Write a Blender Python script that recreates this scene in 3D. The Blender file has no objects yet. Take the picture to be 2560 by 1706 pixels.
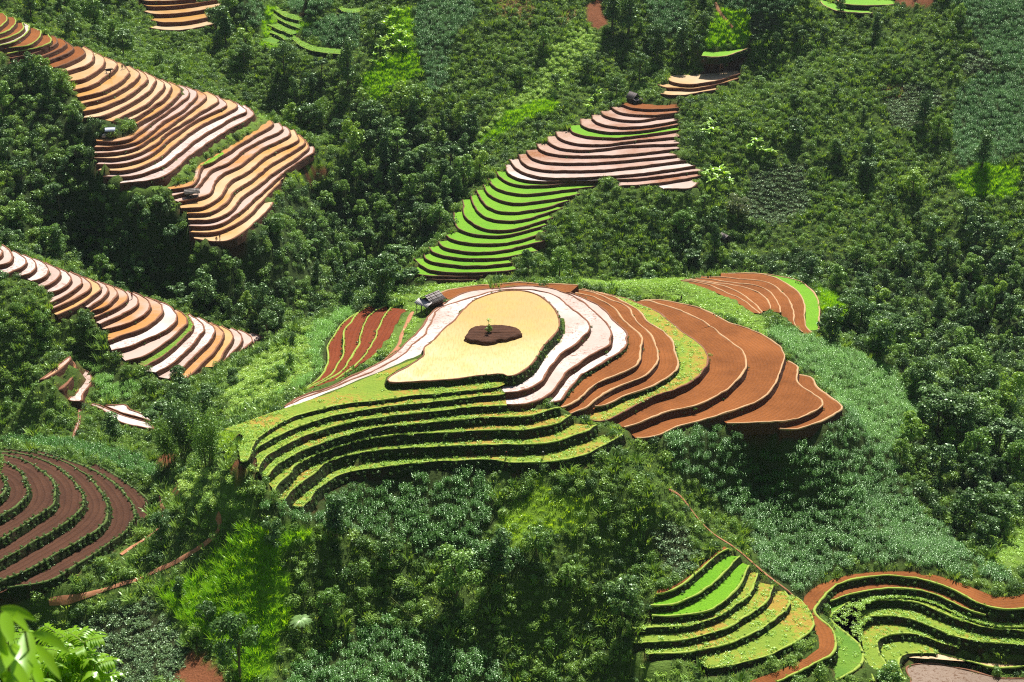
import bpy, bmesh, math, random
import numpy as np
from mathutils import Vector, Matrix, Euler
from mathutils.geometry import tessellate_polygon
random.seed(7); RNG = np.random.default_rng(7)
scene = bpy.context.scene
COL = scene.collection

# ------------------------------------------------------------------ camera maths
F = 2560*50/36.0
CAMZ, PITCH = 110.0, math.radians(25)
SP, CP = math.sin(PITCH), math.cos(PITCH)
# survey sheets: origin and enlargement of each sheet of traced outlines
SHEET = {'A':(0,0,2.45),'B':(840,0,2.45),'C':(1680,0,2.45),'D':(0,560,2.45),'E':(840,560,2.45),'F':(1680,560,2.45),
         'G':(0,1066,2.45),'H':(840,1066,2.45),'I':(1680,1066,2.45),'P':(960,690,4.9),'Q':(1360,690,4.9),
         'R':(1200,900,4.9),'S':(560,860,4.9),'T':(0,590,4.9),'O':(0,0,1.0)}
def pl(s):
    out, sh = [], 'O'
    for tok in s.split():
        if tok in SHEET: sh = tok; continue
        x, y = tok.split(',')
        ox, oy, k = SHEET[sh]
        out.append((ox+float(x)/k, oy+float(y)/k))
    return np.array(out)
def rays(p):
    p = np.atleast_2d(np.asarray(p, float))
    u = (p[:,0]-1280)/F; v = (853-p[:,1])/F
    return np.stack([u, CP+v*SP, -SP+v*CP], 1)
def at_z(p, z):
    d = rays(p); t = (z-CAMZ)/d[:,2]
    return d*t[:,None]+np.array([0,0,CAMZ])
def project(P):
    P = np.asarray(P, float); q = P-np.array([0,0,CAMZ])
    dep = q[:,1]*CP-q[:,2]*SP; up = q[:,1]*SP+q[:,2]*CP
    dep = np.maximum(dep, 1e-3)
    return np.stack([1280+F*q[:,0]/dep, 853-F*up/dep], 1), dep

# ------------------------------------------------------------------ the terraces
# (kind of surface | traced front lip); S soil, O orange water, W pale mud, M mixed, G rice, L weedy lime, N grass
STACKS = []
def stack(key, where, z0, h, lips, bank='soil', inner=None, bund='mud', bat=.3, zs=None, cat='terrace'):
    STACKS.append(dict(key=key, where=where, z0=z0, h=h, lips=lips, bank=bank, inner=inner, bund=bund, bat=bat, zs=zs))

stack('upper left ridge', 'upper left ridge', 26.5, 1.2, [
 'S|A -40,190 0,165 35,135 42,105 25,85',
 'S|A -40,225 0,208 60,185 95,150 100,125 80,105',
 'S|A -40,258 0,245 60,228 120,200 150,170 140,140',
 'W|A -40,290 0,280 90,255 150,215 180,180 170,150 140,138',
 'S|A 20,295 150,285 220,255 255,215 250,190 200,170',
 'S|A 40,330 200,300 280,275 315,245 300,212',
 'S|A 70,357 200,330 310,290 352,258 345,230 310,215',
 'S|A 50,390 200,362 330,320 400,280 402,255 360,235',
 'S|A 240,388 370,345 440,310 445,285 410,258',
 'S|A 340,415 450,375 515,335 518,310 480,285',
 'O|A 400,442 520,405 565,372 575,340 560,310 510,285',
 'O|A 410,500 500,488 590,440 638,390 638,355 575,318',
 'O|A 447,553 560,525 660,460 710,410 708,380 650,350',
 'O|A 480,597 620,565 740,500 785,455 783,420 725,380',
 'O|A 500,638 640,600 780,530 845,475 850,445 790,405',
 'O|A 510,685 640,655 800,580 890,505 902,470 845,425',
 'O|A 510,725 620,715 760,655 900,570 950,510 950,478 890,442',
 'O|A 690,745 770,705 880,650 960,585 1000,540 1000,505 945,468',
 'O|A 820,730 930,660 1010,600 1045,555 1045,520 990,488',
 'O|A 835,760 960,690 1050,625 1100,570 1100,540 1045,502',
 'M|A 590,868 700,870 800,850 870,800 930,750 1010,700 1090,640 1150,590 1152,545 1095,518|A 585,850 700,850 790,830 850,790 900,745 980,690 1070,628 1120,585 1110,545 1050,505',
 'M|A 575,905 700,900 830,870 920,815 1000,745 1100,690 1175,625 1205,585 1200,560 1140,530',
 'M|A 578,940 700,936 830,908 930,850 1010,790 1110,720 1200,655 1260,605 1262,580 1200,548',
 'O|A 580,972 720,970 850,940 950,885 1030,815 1140,745 1250,675 1330,630 1338,600 1270,562',
 'M|A 590,1008 740,1008 860,978 965,920 1045,850 1160,765 1280,700 1380,655 1392,630 1330,585',
 'O|A 600,1045 750,1048 870,1018 985,962 1070,890 1180,805 1290,740 1400,690 1450,655 1445,635 1385,602',
 'W|A 630,1085 770,1085 890,1060 1000,1015 1090,950 1200,860 1310,790 1420,725 1500,690 1505,665 1440,625',
 'W|A 735,1125 880,1112 1010,1078 1090,1022 1190,935 1310,852 1430,778 1530,725 1555,692 1500,645'], inner='A -40,80 0,82 20,83', zs='auto',)
stack('lower left bench', 'lower half of the upper left ridge', -5.6, .88, [
 'M|A 1050,1162 1160,1142 1210,1100 1240,1020 1370,950 1480,880 1600,810 1675,765 1665,742',
 'M|A 1055,1202 1190,1165 1245,1100 1300,1040 1400,1000 1480,930 1600,860 1700,815 1735,785 1715,752',
 'M|A 1100,1240 1205,1215 1285,1185 1320,1115 1375,1058 1480,1010 1590,920 1720,860 1775,832 1780,805 1750,772',
 'O|A 1110,1277 1250,1267 1350,1205 1410,1112 1520,1050 1620,970 1750,900 1830,860 1822,825 1795,795',
 'O|A 1150,1312 1290,1302 1390,1242 1440,1172 1560,1090 1660,1010 1780,940 1860,885 1865,860 1835,825',
 'O|A 1155,1350 1300,1347 1400,1302 1485,1212 1590,1132 1690,1052 1800,980 1890,912 1888,880 1870,855',
 'M|A 1155,1388 1300,1387 1410,1342 1500,1272 1605,1180 1700,1092 1790,1020 1920,932 1915,895',
 'O|A 1160,1425 1310,1427 1430,1382 1530,1312 1620,1222 1712,1122 1718,1085',
 'O|A 1185,1465 1290,1482 1400,1477 1480,1432 1560,1362 1640,1292 1672,1240'],
 inner='A 1020,1150 1140,1125 1190,1095 1220,1010 1360,930 1470,862 1590,785 1640,735')
stack('central hill', 'terraced hill in the centre', -8.0, .69, [
 'S|B 1750,640 1810,662 1900,670 2000,670 2100,662',
 'R|B 1682,655 1720,686 1800,702 1920,707 2000,702 2100,690',
 'R|B 1620,682 1640,706 1720,731 1850,740 1985,720 2100,705',
 'R|B 1562,702 1575,737 1640,766 1780,780 1950,767 2100,738',
 'R|B 1492,728 1502,767 1570,797 1700,812 1900,802 2110,762',
 'G|B 1422,770 1450,812 1540,837 1700,847 1880,830 2120,795',
 'R|B 1342,808 1372,852 1480,882 1650,887 1800,868 2115,838',
 'R|B 1290,838 1312,882 1400,914 1560,922 1800,895 2110,882',
 'R|B 1226,882 1252,917 1340,947 1500,957 1800,947 2110,913',
 'R|B 1166,922 1192,962 1280,992 1450,1002 1700,992 2090,953',
 'R|B 1116,948 1142,1002 1230,1037 1400,1047 1700,1037 2145,985',
 'W|B 1060,978 1102,1032 1190,1072 1330,1092 1650,1082 1900,1062 2200,1018',
 'W|B 1030,1012 1062,1067 1140,1102 1240,1114 1450,1107 1620,1087',
 'G|B 980,1052 1012,1092 1080,1127 1200,1142 1400,1127 1570,1105',
 'G|B 926,1092 962,1142 1040,1177 1180,1192 1400,1167 1585,1145',
 'G|B 900,1132 932,1187 1000,1227 1120,1247 1300,1227 1490,1190',
 'G|B 860,1165 892,1232 960,1282 1070,1302 1250,1282 1425,1230',
 'G|B 820,1200 850,1272 900,1322 1000,1352 1150,1347 1390,1275',
 'G|B 775,1225 782,1312 840,1372 950,1412 1100,1402 1330,1335',
 'G|B 715,1300 727,1372 770,1412 880,1442 1050,1442 1290,1378',
 'G|E 668,70 720,100 850,120 1000,122 1150,95 1285,45',
 'G|E 620,110 650,140 740,165 880,175 1050,160 1280,105',
 'G|E 572,145 602,180 700,205 850,215 1050,205 1235,165',
 'G|E 530,185 562,225 640,245 800,260 950,255 1080,240',
 'G|E 480,215 532,265 600,290 750,302 980,295 1120,280',
 'G|E 430,270 470,300 560,318 690,325 900,318',
 'G|E 500,330 600,343 690,347 860,345'], inner='B 1790,622 1900,640 2000,645 2100,640', bund='dark')
stack('central hill toe', 'right toe of the central hill', -16.3, .69, [
 'R|B 1720,1102 1900,1092 2160,1058 2250,1045',
 'R|B 1735,1140 1900,1132 2160,1092 2235,1078',
 'W|B 2010,1157 2160,1158 2220,1122'], inner='B 1715,1085 1900,1072 2200,1030', bund='dark')
POND = 'P 35,1280 60,1240 150,1180 270,1120 400,1040 470,990 485,950 480,900 500,860 580,810 660,720 760,620 860,540 930,450 1000,380 1100,300 1230,245 1400,195 1550,178 1700,182 1830,212 1940,262 2040,345 2110,430 2150,530 Q 195,600 190,640 160,690 80,780 0,865 P 1890,980 1820,1080 1720,1160 1620,1215 1530,1235 1480,1222 1430,1205 1300,1215 1050,1245 800,1275 500,1295 200,1310 80,1312'
ISLAND = 'P 1015,745 1040,690 1095,625 1200,612 1320,600 1450,602 1550,615 1630,645 1665,685 1640,712 1560,735 1480,755 1400,762 1330,790 1230,795 1130,780 1060,770'
stack('pond ring', 'hilltop pond', -1.7, .9, [
 'W|S 740,772 1000,650 1300,545 1600,420 1900,290 P 100,1040 220,970 300,880 400,790 480,730 530,640 570,560 590,520 640,430 760,360 900,310 1000,272 1160,235 1300,190 1500,170 1700,165 1900,180 2050,220 Q 130,240 230,290 300,365 420,460 510,530 570,600 550,680 480,760 420,830 330,890 230,950 150,1050 80,1130 40,1200 0,1290 R 700,310 600,360 500,390 310,412',
 'W|S 735,745 1000,610 1250,550 1500,430 1700,340 1900,230 P 100,980 220,870 360,740 470,590 540,480 640,400 745,330 790,295 860,260 960,215 1100,180 1300,155 1560,130 1750,125 1900,135 2050,150 Q 230,205 330,225 480,310 560,385 640,450 740,540 800,620 830,720 825,830 780,870 600,960 420,1080 260,1180 200,1300 150,1380 90,1440 0,1510 R 650,520 500,550 330,560',
 'W|Q 250,185 330,212 420,250 550,300 690,370 790,450 850,540 940,620 1015,700 1020,830 980,890 850,980 700,1080 520,1180 420,1260 330,1360 260,1480 220,1540 90,1562',
 'S|Q 330,195 380,205 560,240 700,290 800,340 900,410 950,500 990,560 1080,630 1160,700 1210,780 1200,850 1200,960 1180,1040 1120,1110 950,1190 750,1280 620,1340 500,1440 430,1530 R 1200,510 1100,555 1010,590',
 'S|Q 380,165 540,190 700,240 850,300 1050,400 1100,480 1160,580 1260,670 1350,760 1380,850 1410,940 1390,1050 1340,1140 1260,1220 1100,1290 850,1390 700,1480 570,1565 R 1340,560 1290,600 1110,662',
 'S|Q 450,155 600,185 760,225 1000,320 1170,430 1260,540 1400,650 1530,740 1600,830 1610,920 1640,1000 1650,1090 1600,1180 1450,1290 1250,1390 1000,1470 790,1568 R 1500,570 1440,580 1340,575',
 'L|Q 700,200 760,220 1000,265 1130,320 1300,390 1450,460 1520,540 1650,640 1790,740 1900,830 1965,900 2005,980 2005,1040 1990,1100 1920,1210 1800,1300 1600,1390 1300,1500 R 1560,740 1430,755 1340,728',
 'S|Q 1180,305 1280,300 1400,340 1600,400 1800,480 1950,550 2060,640 F 230,620 330,700 420,770 460,840 450,900 380,980 280,1050 150,1110 0,1140 E 1950,1180 1840,1230 1770,1250',
 'S|Q 1200,300 1300,286 F 0,475 150,510 260,550 350,600 470,640 580,690 650,740 690,800 670,870 640,970 590,1045 480,1110 350,1155 200,1200 0,1255 E 2000,1290 1900,1312 1840,1315',
 'S|F 715,840 770,875 765,950 800,1000 900,1060 935,1100 890,1140 800,1180 700,1205 500,1218 340,1228',
 'S|F 780,925 860,938 880,990 960,1050 1045,1112 1040,1140 960,1190 850,1235 760,1260 660,1257'],
 inner='S 745,785 1000,690 1300,590 1600,460 1900,345 P 100,1112 300,1020 440,990 478,900 500,858 580,808 660,718 760,618 860,538 930,448 1000,378 1100,298 1230,243 1400,193 1550,176 1700,180 1830,210 1940,260 2040,343 2112,430 Q 240,550 258,690 200,790 0,1000 R 620,170 480,250 330,310 270,365',
 zs=[-1.7,-2.7,-3.8,-4.6,-5.5,-6.4,-7.3,-8.6,-9.9,-11.1,-12.1])
stack('pond back', 'back of the hilltop', -3.6, 1.0, [
 'S|P 690,215 780,178 900,150 1100,125 1300,110 1500,90 1650,78 Q 0,98 200,97 420,118'],
 inner='P 790,292 860,258 960,213 1100,178 1300,153 1560,128 1750,123 1900,133 2050,148 Q 230,190 330,195')
stack('lime front', 'hill front below the hilltop pond', -1.1, 1.5, [
 'L|S 215,1440 270,1450 310,1380 330,1280 380,1180 500,1090 650,1000 850,890 1000,850 1250,790 1500,740 1800,700 2156,660 P 400,1470 800,1425 1200,1385 1390,1370',
 'L|S 375,1290 400,1282 520,1210 700,1110 880,1030 1100,950 1300,890 1600,830 1900,790 2156,755 R 0,450 150,440 300,415',
 'L|S 400,1568 440,1460 510,1370 600,1310 780,1220 1000,1130 1250,1040 1500,970 1800,915 2156,870 R 0,570 200,565 330,560',
 'L|G 1600,290 1625,320 1650,290 S 640,1480 740,1430 900,1330 1100,1250 1300,1180 1600,1090 1900,1020 2156,990 R 0,715 300,705 550,690 720,660 820,630 910,600 985,592',
 'L|G 1680,395 1720,330 1800,270 S 850,1500 1050,1390 1250,1310 1500,1220 1800,1160 2156,1120 R 0,870 250,855 500,860 700,830 850,800 960,770 1060,710 1110,672',
 'L|G 1742,450 1770,400 1830,350 1950,270 S 1200,1490 1400,1400 1650,1340 1900,1300 2156,1280 R 0,1040 300,1030 600,1030 850,1010 1050,970 1220,910 1340,860 1430,800',
 'L|G 1850,492 1880,470 1930,400 2000,340 2100,290 S 2156,1480 R 0,1220 300,1245 600,1260 820,1250 1100,1220 1290,1160 1450,1080 1620,1000 1760,910'],
 bank='weed', bund='grass', bat=.42, inner='S 205,1400 200,1300 260,1150 500,1000 850,830 1250,720 1800,600 2156,590 P 400,1375 900,1320 1400,1352', zs=[-1.1,-1.7,-2.6,-3.7,-5.0,-6.5,-8.2])
LIME0 = 'S 200,1440 185,1290 240,1150 200,1080 0,1045 300,945 600,835 740,790 1000,705 1300,605 1600,475 1900,355 P 100,1128 300,1045 440,1005 300,1090 150,1165 40,1235 15,1310 60,1372 400,1345 900,1300 1300,1280 1440,1290 1500,1320 1400,1362'
stack('red strips', 'red field left of the pond hill', -4.6, .7, [
 'S|E 335,515 300,560 250,640 230,710 180,800 100,870 S 1420,385 1350,440',
 'S|E 300,500 220,540 170,600 150,660 135,750 60,860 S 1500,260 1350,390 1200,470 1100,520',
 'S|E 200,500 140,535 90,600 50,660 40,740 S 1440,150 1380,270 1300,370 1100,500 960,572',
 'S|E 200,490 130,540 60,590 D 2060,650 2010,750 2000,850 1960,930 1860,1010'],
 inner='E 440,525 380,580 350,640 300,720 240,790 130,870 40,935', bank='grass', bund='grass')
stack('domed field', 'domed brown field behind the pond hill', -13.0, .62, [
 'S|F 40,342 200,365 330,420 440,470 540,550',
 'S|F 80,338 300,375 420,420 510,490 560,545',
 'S|F 110,335 350,372 480,400 570,450 602,510 590,530',
 'S|F 140,330 330,352 500,375 600,412 650,480 668,545',
 'S|F 180,322 350,330 500,345 600,365 680,420 730,490 748,570 752,620 800,665',
 'S|F 300,304 450,302 560,310 700,360 790,430 812,500 815,590 830,640 870,675',
 'G|F 420,300 600,313 760,343 830,385 880,430 906,500 905,600 895,650'],
 inner='F 20,345 150,372 300,430 420,490 500,545', bund='tan')
stack('left ridge', 'lower left ridge', -6, .95, [
 'W|T -60,280 0,250 30,220 38,190 0,155 -40,130',
 'W|T -20,360 20,350 100,345 160,290 165,230 120,170 30,110',
 'W|T -20,512 0,510 130,450 250,400 310,340 325,290 280,240 170,185',
 'W|T 260,495 290,488 380,450 440,390 440,330 390,275 290,230',
 'W|T 390,555 480,540 560,490 600,420 590,370 520,320 410,280',
 'W|T 500,640 600,600 700,530 745,460 740,430 680,385 550,330',
 'W|T 610,695 720,670 830,600 880,520 870,480 800,430 680,380',
 'M|T 590,825 720,780 880,690 1000,600 1010,570 970,500 860,440',
 'M|T 600,920 760,850 920,770 1080,680 1120,620 1100,570 1020,500 920,465',
 'O|T 690,970 820,920 1000,830 1150,720 1240,650 1220,600 1130,540 1030,505',
 'M|T 1080,880 1200,810 1290,740 1340,670 1310,620 1190,555',
 'M|T 1145,925 1270,880 1370,800 1440,720 1440,680 1390,620 1260,575',
 'M|T 1150,1000 1290,950 1450,870 1560,790 1580,730 1540,680 1420,625',
 'M|T 1225,1075 1380,1020 1540,940 1670,860 1700,800 1670,740 1560,675',
 'M|T 1310,1145 1470,1100 1640,1040 1780,950 1840,870 1830,810 1750,740 1640,690',
 'M|T 1325,1285 1500,1220 1700,1160 1880,1060 1990,960 2005,890 1950,810 1790,745',
 'W|T 1380,1415 1580,1360 1800,1270 2000,1180 2130,1080 D 1090,570 1080,540 1040,500 950,465',
 'M|D 770,840 880,815 960,770 1050,700 1120,640 1150,600 1140,560 1085,525',
 'N|D 880,872 980,822 1080,742 1160,662 1185,612 1150,550',
 'W|D 960,910 1050,860 1160,760 1220,690 1250,640 1240,600 1160,550',
 'W|D 1040,950 1130,870 1220,780 1290,710 1320,660 1300,620 1220,570',
 'M|D 1150,945 1240,860 1310,780 1370,690 1365,655 1290,605',
 'O|D 1310,875 1370,800 1430,700 1420,660 1360,625',
 'W|D 1370,845 1440,770 1485,710 1470,670 1420,638',
 'W|D 1460,790 1530,740 1550,710 1530,680 1470,650',
 'M|D 1530,750 1600,700 1600,690 1540,670'], inner='T -60,180 -40,150 -20,130')
stack('brown knoll', 'brown knoll in the lower left', -14.5, 1.3, [
 'S|G -60,470 0,440 30,410 45,360 35,310 0,288 -40,280',
 'S|G -60,580 0,560 60,520 130,470 170,420 175,370 140,290 70,235 -10,215',
 'S|G -60,730 0,700 90,640 200,570 320,490 350,420 335,350 280,280 200,230 100,185 0,172',
 'S|G -60,870 0,830 200,720 380,610 490,520 515,450 490,380 420,300 300,225 130,168 0,152',
 'S|G -60,990 0,960 250,840 450,720 600,630 655,560 660,480 620,390 530,300 400,215 200,155 30,135',
 'S|G -40,1010 60,990 300,950 500,830 700,700 780,640 830,570 825,520 780,430 700,350 560,260 400,192 200,140',
 'S|G 835,580 890,577 930,530 920,480 850,390 720,300 590,228'], bank='weed', inner='G -60,380 -40,350 -30,320', bund='dull', bat=.4)
stack('rice fan', 'small fan of terraces in the lower right', -22.6, 1.0, [
 'S|I -95,1037 0,1012 100,950 200,860 290,780 345,752',
 'G|I -130,1105 0,1102 100,1062 220,992 310,912 370,842 420,800',
 'G|I -120,1165 0,1162 190,1137 280,1112 370,1032 430,952 465,880 475,855',
 'L|I -240,1242 0,1232 150,1217 300,1162 420,1082 480,1022 510,952 525,900',
 'L|I -230,1332 0,1312 150,1292 320,1242 460,1162 560,1102 600,1042 622,975',
 'L|I -150,1400 0,1392 200,1372 400,1312 560,1232 660,1152 710,1100 720,1050 690,1010',
 'L|I 220,1482 400,1452 600,1402 750,1332 850,1252 862,1182 810,1080 760,1045'],
 bank='weed', inner='I -90,1010 0,990 100,930 200,845 280,775 330,742', bund='grass', bat=.4)
stack('serpentine', 'winding terraces in the lower right corner', -29.8, 1.0, [
 'S|I 650,1568 850,1470 980,1410 1000,1340 990,1260 940,1200 880,1150 880,1110 930,1050 1000,980 1150,935 1350,920 1550,945 1700,1000 1850,1070 2000,1120 2156,1118 2230,1105',
 'S|I 970,1075 1100,1030 1250,1000 1400,1000 1560,1020 1700,1070 1820,1130 1920,1160',
 'N|I 1000,1568 1140,1470 1175,1400 1150,1330 1060,1260 970,1190 985,1150 1100,1075 1250,1048 1400,1043 1560,1072 1700,1132 1850,1192 2000,1227 2230,1228',
 'L|I 1020,1190 1030,1130 1090,1090 1250,1062 1400,1062 1540,1087 1650,1142 1800,1202 1950,1242 2230,1256',
 'L|I 1250,1560 1180,1440 1150,1340 1110,1270 1130,1210 1200,1172 1320,1160 1450,1177 1600,1232 1750,1292 1900,1322 2100,1338 2230,1340',
 'L|I 1330,1480 1270,1390 1250,1330 1270,1297 1330,1274 1430,1270 1550,1290 1650,1332 1750,1355',
 'L|I 1440,1568 1395,1470 1392,1430 1420,1400 1500,1390 1615,1390',
 'O|I 1612,1395 1750,1422 1900,1462 2000,1482 2230,1468'],
 bank='weed', bund='grass', bat=.4, zs=[-29.8,-31.0,-32.0,-32.3,-33.6,-34.9,-36.0,-36.4],
 inner='I 470,1568 700,1480 850,1400 900,1350 905,1290 870,1220 830,1150 795,1100 830,1040 900,980 1000,940 1150,905 1350,895 1550,905 1750,960 1900,1020 2000,1050 2156,1035 2230,1025')
stack('far top', 'top edge of the photograph left of the centre', 11.5, 1.2, [
 'O|A 850,-8 900,8 1050,6 1200,-5', 'O|A 855,20 920,42 1060,38 1200,22 1330,0', 'O|A 885,70 950,88 1100,82 1280,55 1430,5',
 'O|A 925,125 1000,140 1150,132 1310,100', 'O|A 915,172 1010,186 1150,182 1325,145'], inner='A 860,-25 1050,-12 1200,-22')
stack('far steps', 'small grassy steps beside the far maize', 6.3, 1.0, [
 'N|A 1680,60 1760,110 1890,140', 'N|A 1665,90 1740,140 1840,180', 'N|A 1640,150 1700,180 1780,215', 'N|A 1640,195 1690,215 1745,245', 'N|A 1590,240 1640,260 1685,280'],
 bank='weed', inner='A 1690,40 1780,85 1900,110', bund='grass')
stack('far curved steps', 'far maize hill', 3.8, 1.3, [
 'N|A 1790,240 1850,290 1950,320 2110,335', 'N|A 1795,275 1900,328 2100,360'], bank='weed', inner='A 1800,215 1860,255 1960,290 2110,300', bund='grass')
stack('far nook', 'far nook beside the maize', 12.5, 1.2, ['N|B 10,55 50,75 110,80 170,65', 'N|B 5,80 60,97 160,90'], bank='weed', inner='B 25,35 60,50 110,55 170,45', bund='grass')
stack('orange bench', 'dirt bench above the central hill', -4.0, .85, [
 'O|B 2020,482 2060,506 2150,520 C 150,516 300,490 415,452', 'O|B 1965,522 2010,537 2100,542 C 150,542 300,515 412,480', 'O|B 1985,577 2060,586 C 100,582 200,562 300,550'],
 inner='B 2035,465 C 60,462 180,455 300,440 405,432')
stack('lime step', 'slope above the orange bench', 2.2, .9, ['G|C 180,345 260,352 350,340 470,296'], inner='C 195,312 300,318 380,310 470,290', bank='weed', bund='tan')
stack('top rice', 'top edge of the photograph right of the centre', 13.0, 1.5, [
 'G|C 1005,-5 1060,26 1200,36 1370,30', 'G|C 890,-5 930,32 1000,66 1100,79 1230,82'], inner='C 1030,-30 1100,-10 1200,0 1370,0', bank='weed', bund='tan')
stack('rice patch', 'grass strip edge of the upper left ridge', -5.45, .2, ['G|A 1232,1016 1300,992 1375,944'], inner='A 1250,1000 1310,966 1365,934', bund='grass')
# single water bodies in the valley: (label, kind, z, outline)
POOLS = [
 ('long pale pool of muddy water bending along the valley floor','W',-25.5,'D 495,900 540,905 562,940 555,985 510,1040 500,1088 415,1078 470,1030 490,960'),
 ('pale mud pool with a bund, nearest the tall bamboo','W',-27.0,'D 495,1092 600,1107 650,1127 760,1175 900,1215 945,1250 930,1258 760,1225 700,1195 640,1150 560,1112'),
 ('thin pale mud pool above the one nearest the bamboo','W',-26.8,'D 640,1112 700,1110 770,1108 800,1138 860,1158 915,1188 925,1212 850,1187 740,1157 660,1123'),
 ('narrow sliver of pale water on the weedy slope','W',-27.0,'D 480,1140 500,1150 490,1210 460,1290 440,1310 455,1260 475,1190'),
 ('long orange mud strip on the left valley slope','M',-20.5,'D 240,960 300,915 340,880 400,830 430,812 428,840 360,900 300,940'),
 ('crooked orange mud strip beside the long pale pool','M',-23.0,'D 345,1020 420,960 442,900 430,845 455,850 466,890 440,950 380,1010'),
 ('brown muddy pool in the lower right corner','B',-37.2,'I 1430,1480 1500,1457 1600,1450 1750,1480 1850,1500 2000,1540 2230,1560 2230,1700 1500,1700 1460,1560'),
]
# other terrain heights: sheet, x, y, z
CTRL = '''O 50,800 -13.8|O 100,850 -18|O 100,920 -21.5|O 100,1000 -25.5|O 50,1080 -29|O 300,1000 -27|O 470,1170 -17|O 20,720 -9.5|O 250,860 -21
O 480,700 -24|O 520,760 -25.5|O 620,700 -24|O 700,800 -30|O 620,850 -31|O 560,650 -21
O 653,927 -15|O 480,1000 -25|O 520,1110 -10|O 600,1250 -6.8|O 500,1300 -13|O 650,1450 -14|O 520,1450 -17|O 650,1650 -21|O 388,1482 -21.5|O 720,1300 -10.8|O 560,1000 -15|O 700,860 -13|O 780,800 -12
O 150,1550 -26.5|O 300,1650 -27|O 0,1700 -31|O 0,1600 -28.5|O 450,1200 -16.5|O 300,1120 -25
O 500,190 1|O 400,140 3|O 600,260 -8|O 720,350 -15|O 780,440 -19
O 1050,640 -30|O 1150,700 -31|O 1350,690 -31|O 1450,690 -31.5
O 2100,680 -35|O 2500,1000 -37|O 2400,960 -36|O 2530,1150 -34|O 2321,1037 -29|O 2250,1120 -27|O 2450,1300 -33|O 2540,1400 -30|O 2350,1180 -31|O 2170,870 -21|O 2090,900 -15.8|O 2000,790 -15.8|O 1850,745 -12.5|O 1650,720 -9|O 1480,705 -7|O 1250,705 -6|O 1120,712 -5|O 1030,740 -4.5|O 1000,790 -4|O 2060,830 -20|O 2120,790 -23
O 1990,1085 -14.2|O 2010,1062 -13.2|O 1900,1072 -12.9|O 1800,1068 -12.3|O 1800,1090 -12.8|O 2170,1395 -29|O 1900,1300 -24.5|O 2050,1250 -22.8|O 1750,1250 -20|O 2300,1450 -29.6|O 2450,1470 -29.8|O 1700,1120 -11.5|O 1900,1180 -20.5|O 2150,1180 -23
O 1600,1250 -14|O 1600,1400 -21.8|O 1500,1600 -29.6|O 1600,1700 -31|O 800,1450 -17|O 760,1600 -22|O 1760,1690 -31.5'''
# slopes followed uphill from a known point: x,y,z then (y, slope in degrees)
CHAIN = '''2000,660,-34 560,20 400,25 200,25 0,28 -60,28|2300,750,-38 600,18 400,24 200,25 0,27 -60,27|2540,850,-40 600,20 400,24 200,25 0,27 -60,27|1800,650,-33.5 560,18 460,25 300,26 100,25 0,25 -60,25
1650,690,-33 600,28 520,29|780,760,-33 640,10 500,13 350,18 200,23 0,26 -60,27|1000,700,-33.5 550,18 450,20 350,22 200,25 0,28 -60,28|1200,420,-18 300,22 200,25 0,27 -60,27|1400,270,-8.5 100,25 0,25 -60,25|1550,215,-5.5 100,25 0,25
60,620,-13.5 560,28 450,30 330,30|250,665,-20.5 560,28 450,30|620,200,-4 100,24 0,27 -60,27|250,60,6 0,26 -60,27|30,20,24 -40,26|1200,1190,-10.5 1280,-32 1350,-32 1450,-32 1620,-33 1700,-33|1000,1210,-11 1350,-32 1500,-32 1700,-33|1400,1190,-10.2 1330,-32 1450,-32'''
# hidden ground, world x,y,z
CTRLW = [(0,288,-16),(-25,285,-16),(40,312,-24),(-60,285,-26),(60,330,-34),(0,312,-32),(-30,312,-34),(30,335,-34),(90,300,-34),(-150,345,0),
 (0,166,-40),(-80,160,-33),(80,165,-48),(0,100,18),(-70,100,14),(70,100,14),(0,40,70),(-60,40,66),(60,40,66),(0,8,101),(0,-6,109),(40,0,105),(-40,0,105),
 (-220,480,30),(220,560,40),(0,600,30),(-230,600,40),(230,300,-20),(230,180,-45),(-230,180,-45),(-230,300,-10),(120,420,-8),(230,420,5)]

# ------------------------------------------------------------------ geometry helpers
def spline(P, n=None, step=None, closed=False):
    P = np.asarray(P, float)
    if closed: Q = np.vstack([P[-2:], P, P[:3]]); rng = range(1, len(P)+1)
    else: Q = np.vstack([2*P[0]-P[1], P, 2*P[-1]-P[-2]]); rng = range(0, len(P)-1)
    out = []
    for i in rng:
        p0,p1,p2,p3 = Q[i],Q[i+1],Q[i+2],Q[i+3]
        t = np.linspace(0,1,10,endpoint=False)[:,None]
        out.append(.5*((2*p1)+(-p0+p2)*t+(2*p0-5*p1+4*p2-p3)*t**2+(-p0+3*p1-3*p2+p3)*t**3))
    if not closed: out.append(P[-1:])
    C = np.vstack(out)
    if closed: C = np.vstack([C, C[:1]])
    return resample(C, n, step)
def arclen(C):
    return np.concatenate([[0], np.cumsum(np.linalg.norm(np.diff(C, axis=0), axis=1))])
def resample(C, n=None, step=None):
    s = arclen(C)
    if n is None: n = max(8, int(s[-1]/step)+1)
    t = np.linspace(0, s[-1], n)
    return np.stack([np.interp(t, s, C[:,k]) for k in range(C.shape[1])], 1)
def smooth(C, it=2, closed=False):
    C = C.copy()
    for _ in range(it):
        D = C.copy(); D[1:-1] = .25*C[:-2]+.5*C[1:-1]+.25*C[2:]
        if closed: D[0] = D[-1] = .25*C[-2]+.5*C[0]+.25*C[1]
        C = D
    return C
def normals(C, closed=False):
    t = np.gradient(C, axis=0)
    if closed: t[0] = t[-1] = C[1]-C[-2]
    t /= np.maximum(np.linalg.norm(t, axis=1), 1e-6)[:,None]
    return np.stack([t[:,1], -t[:,0]], 1)
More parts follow.
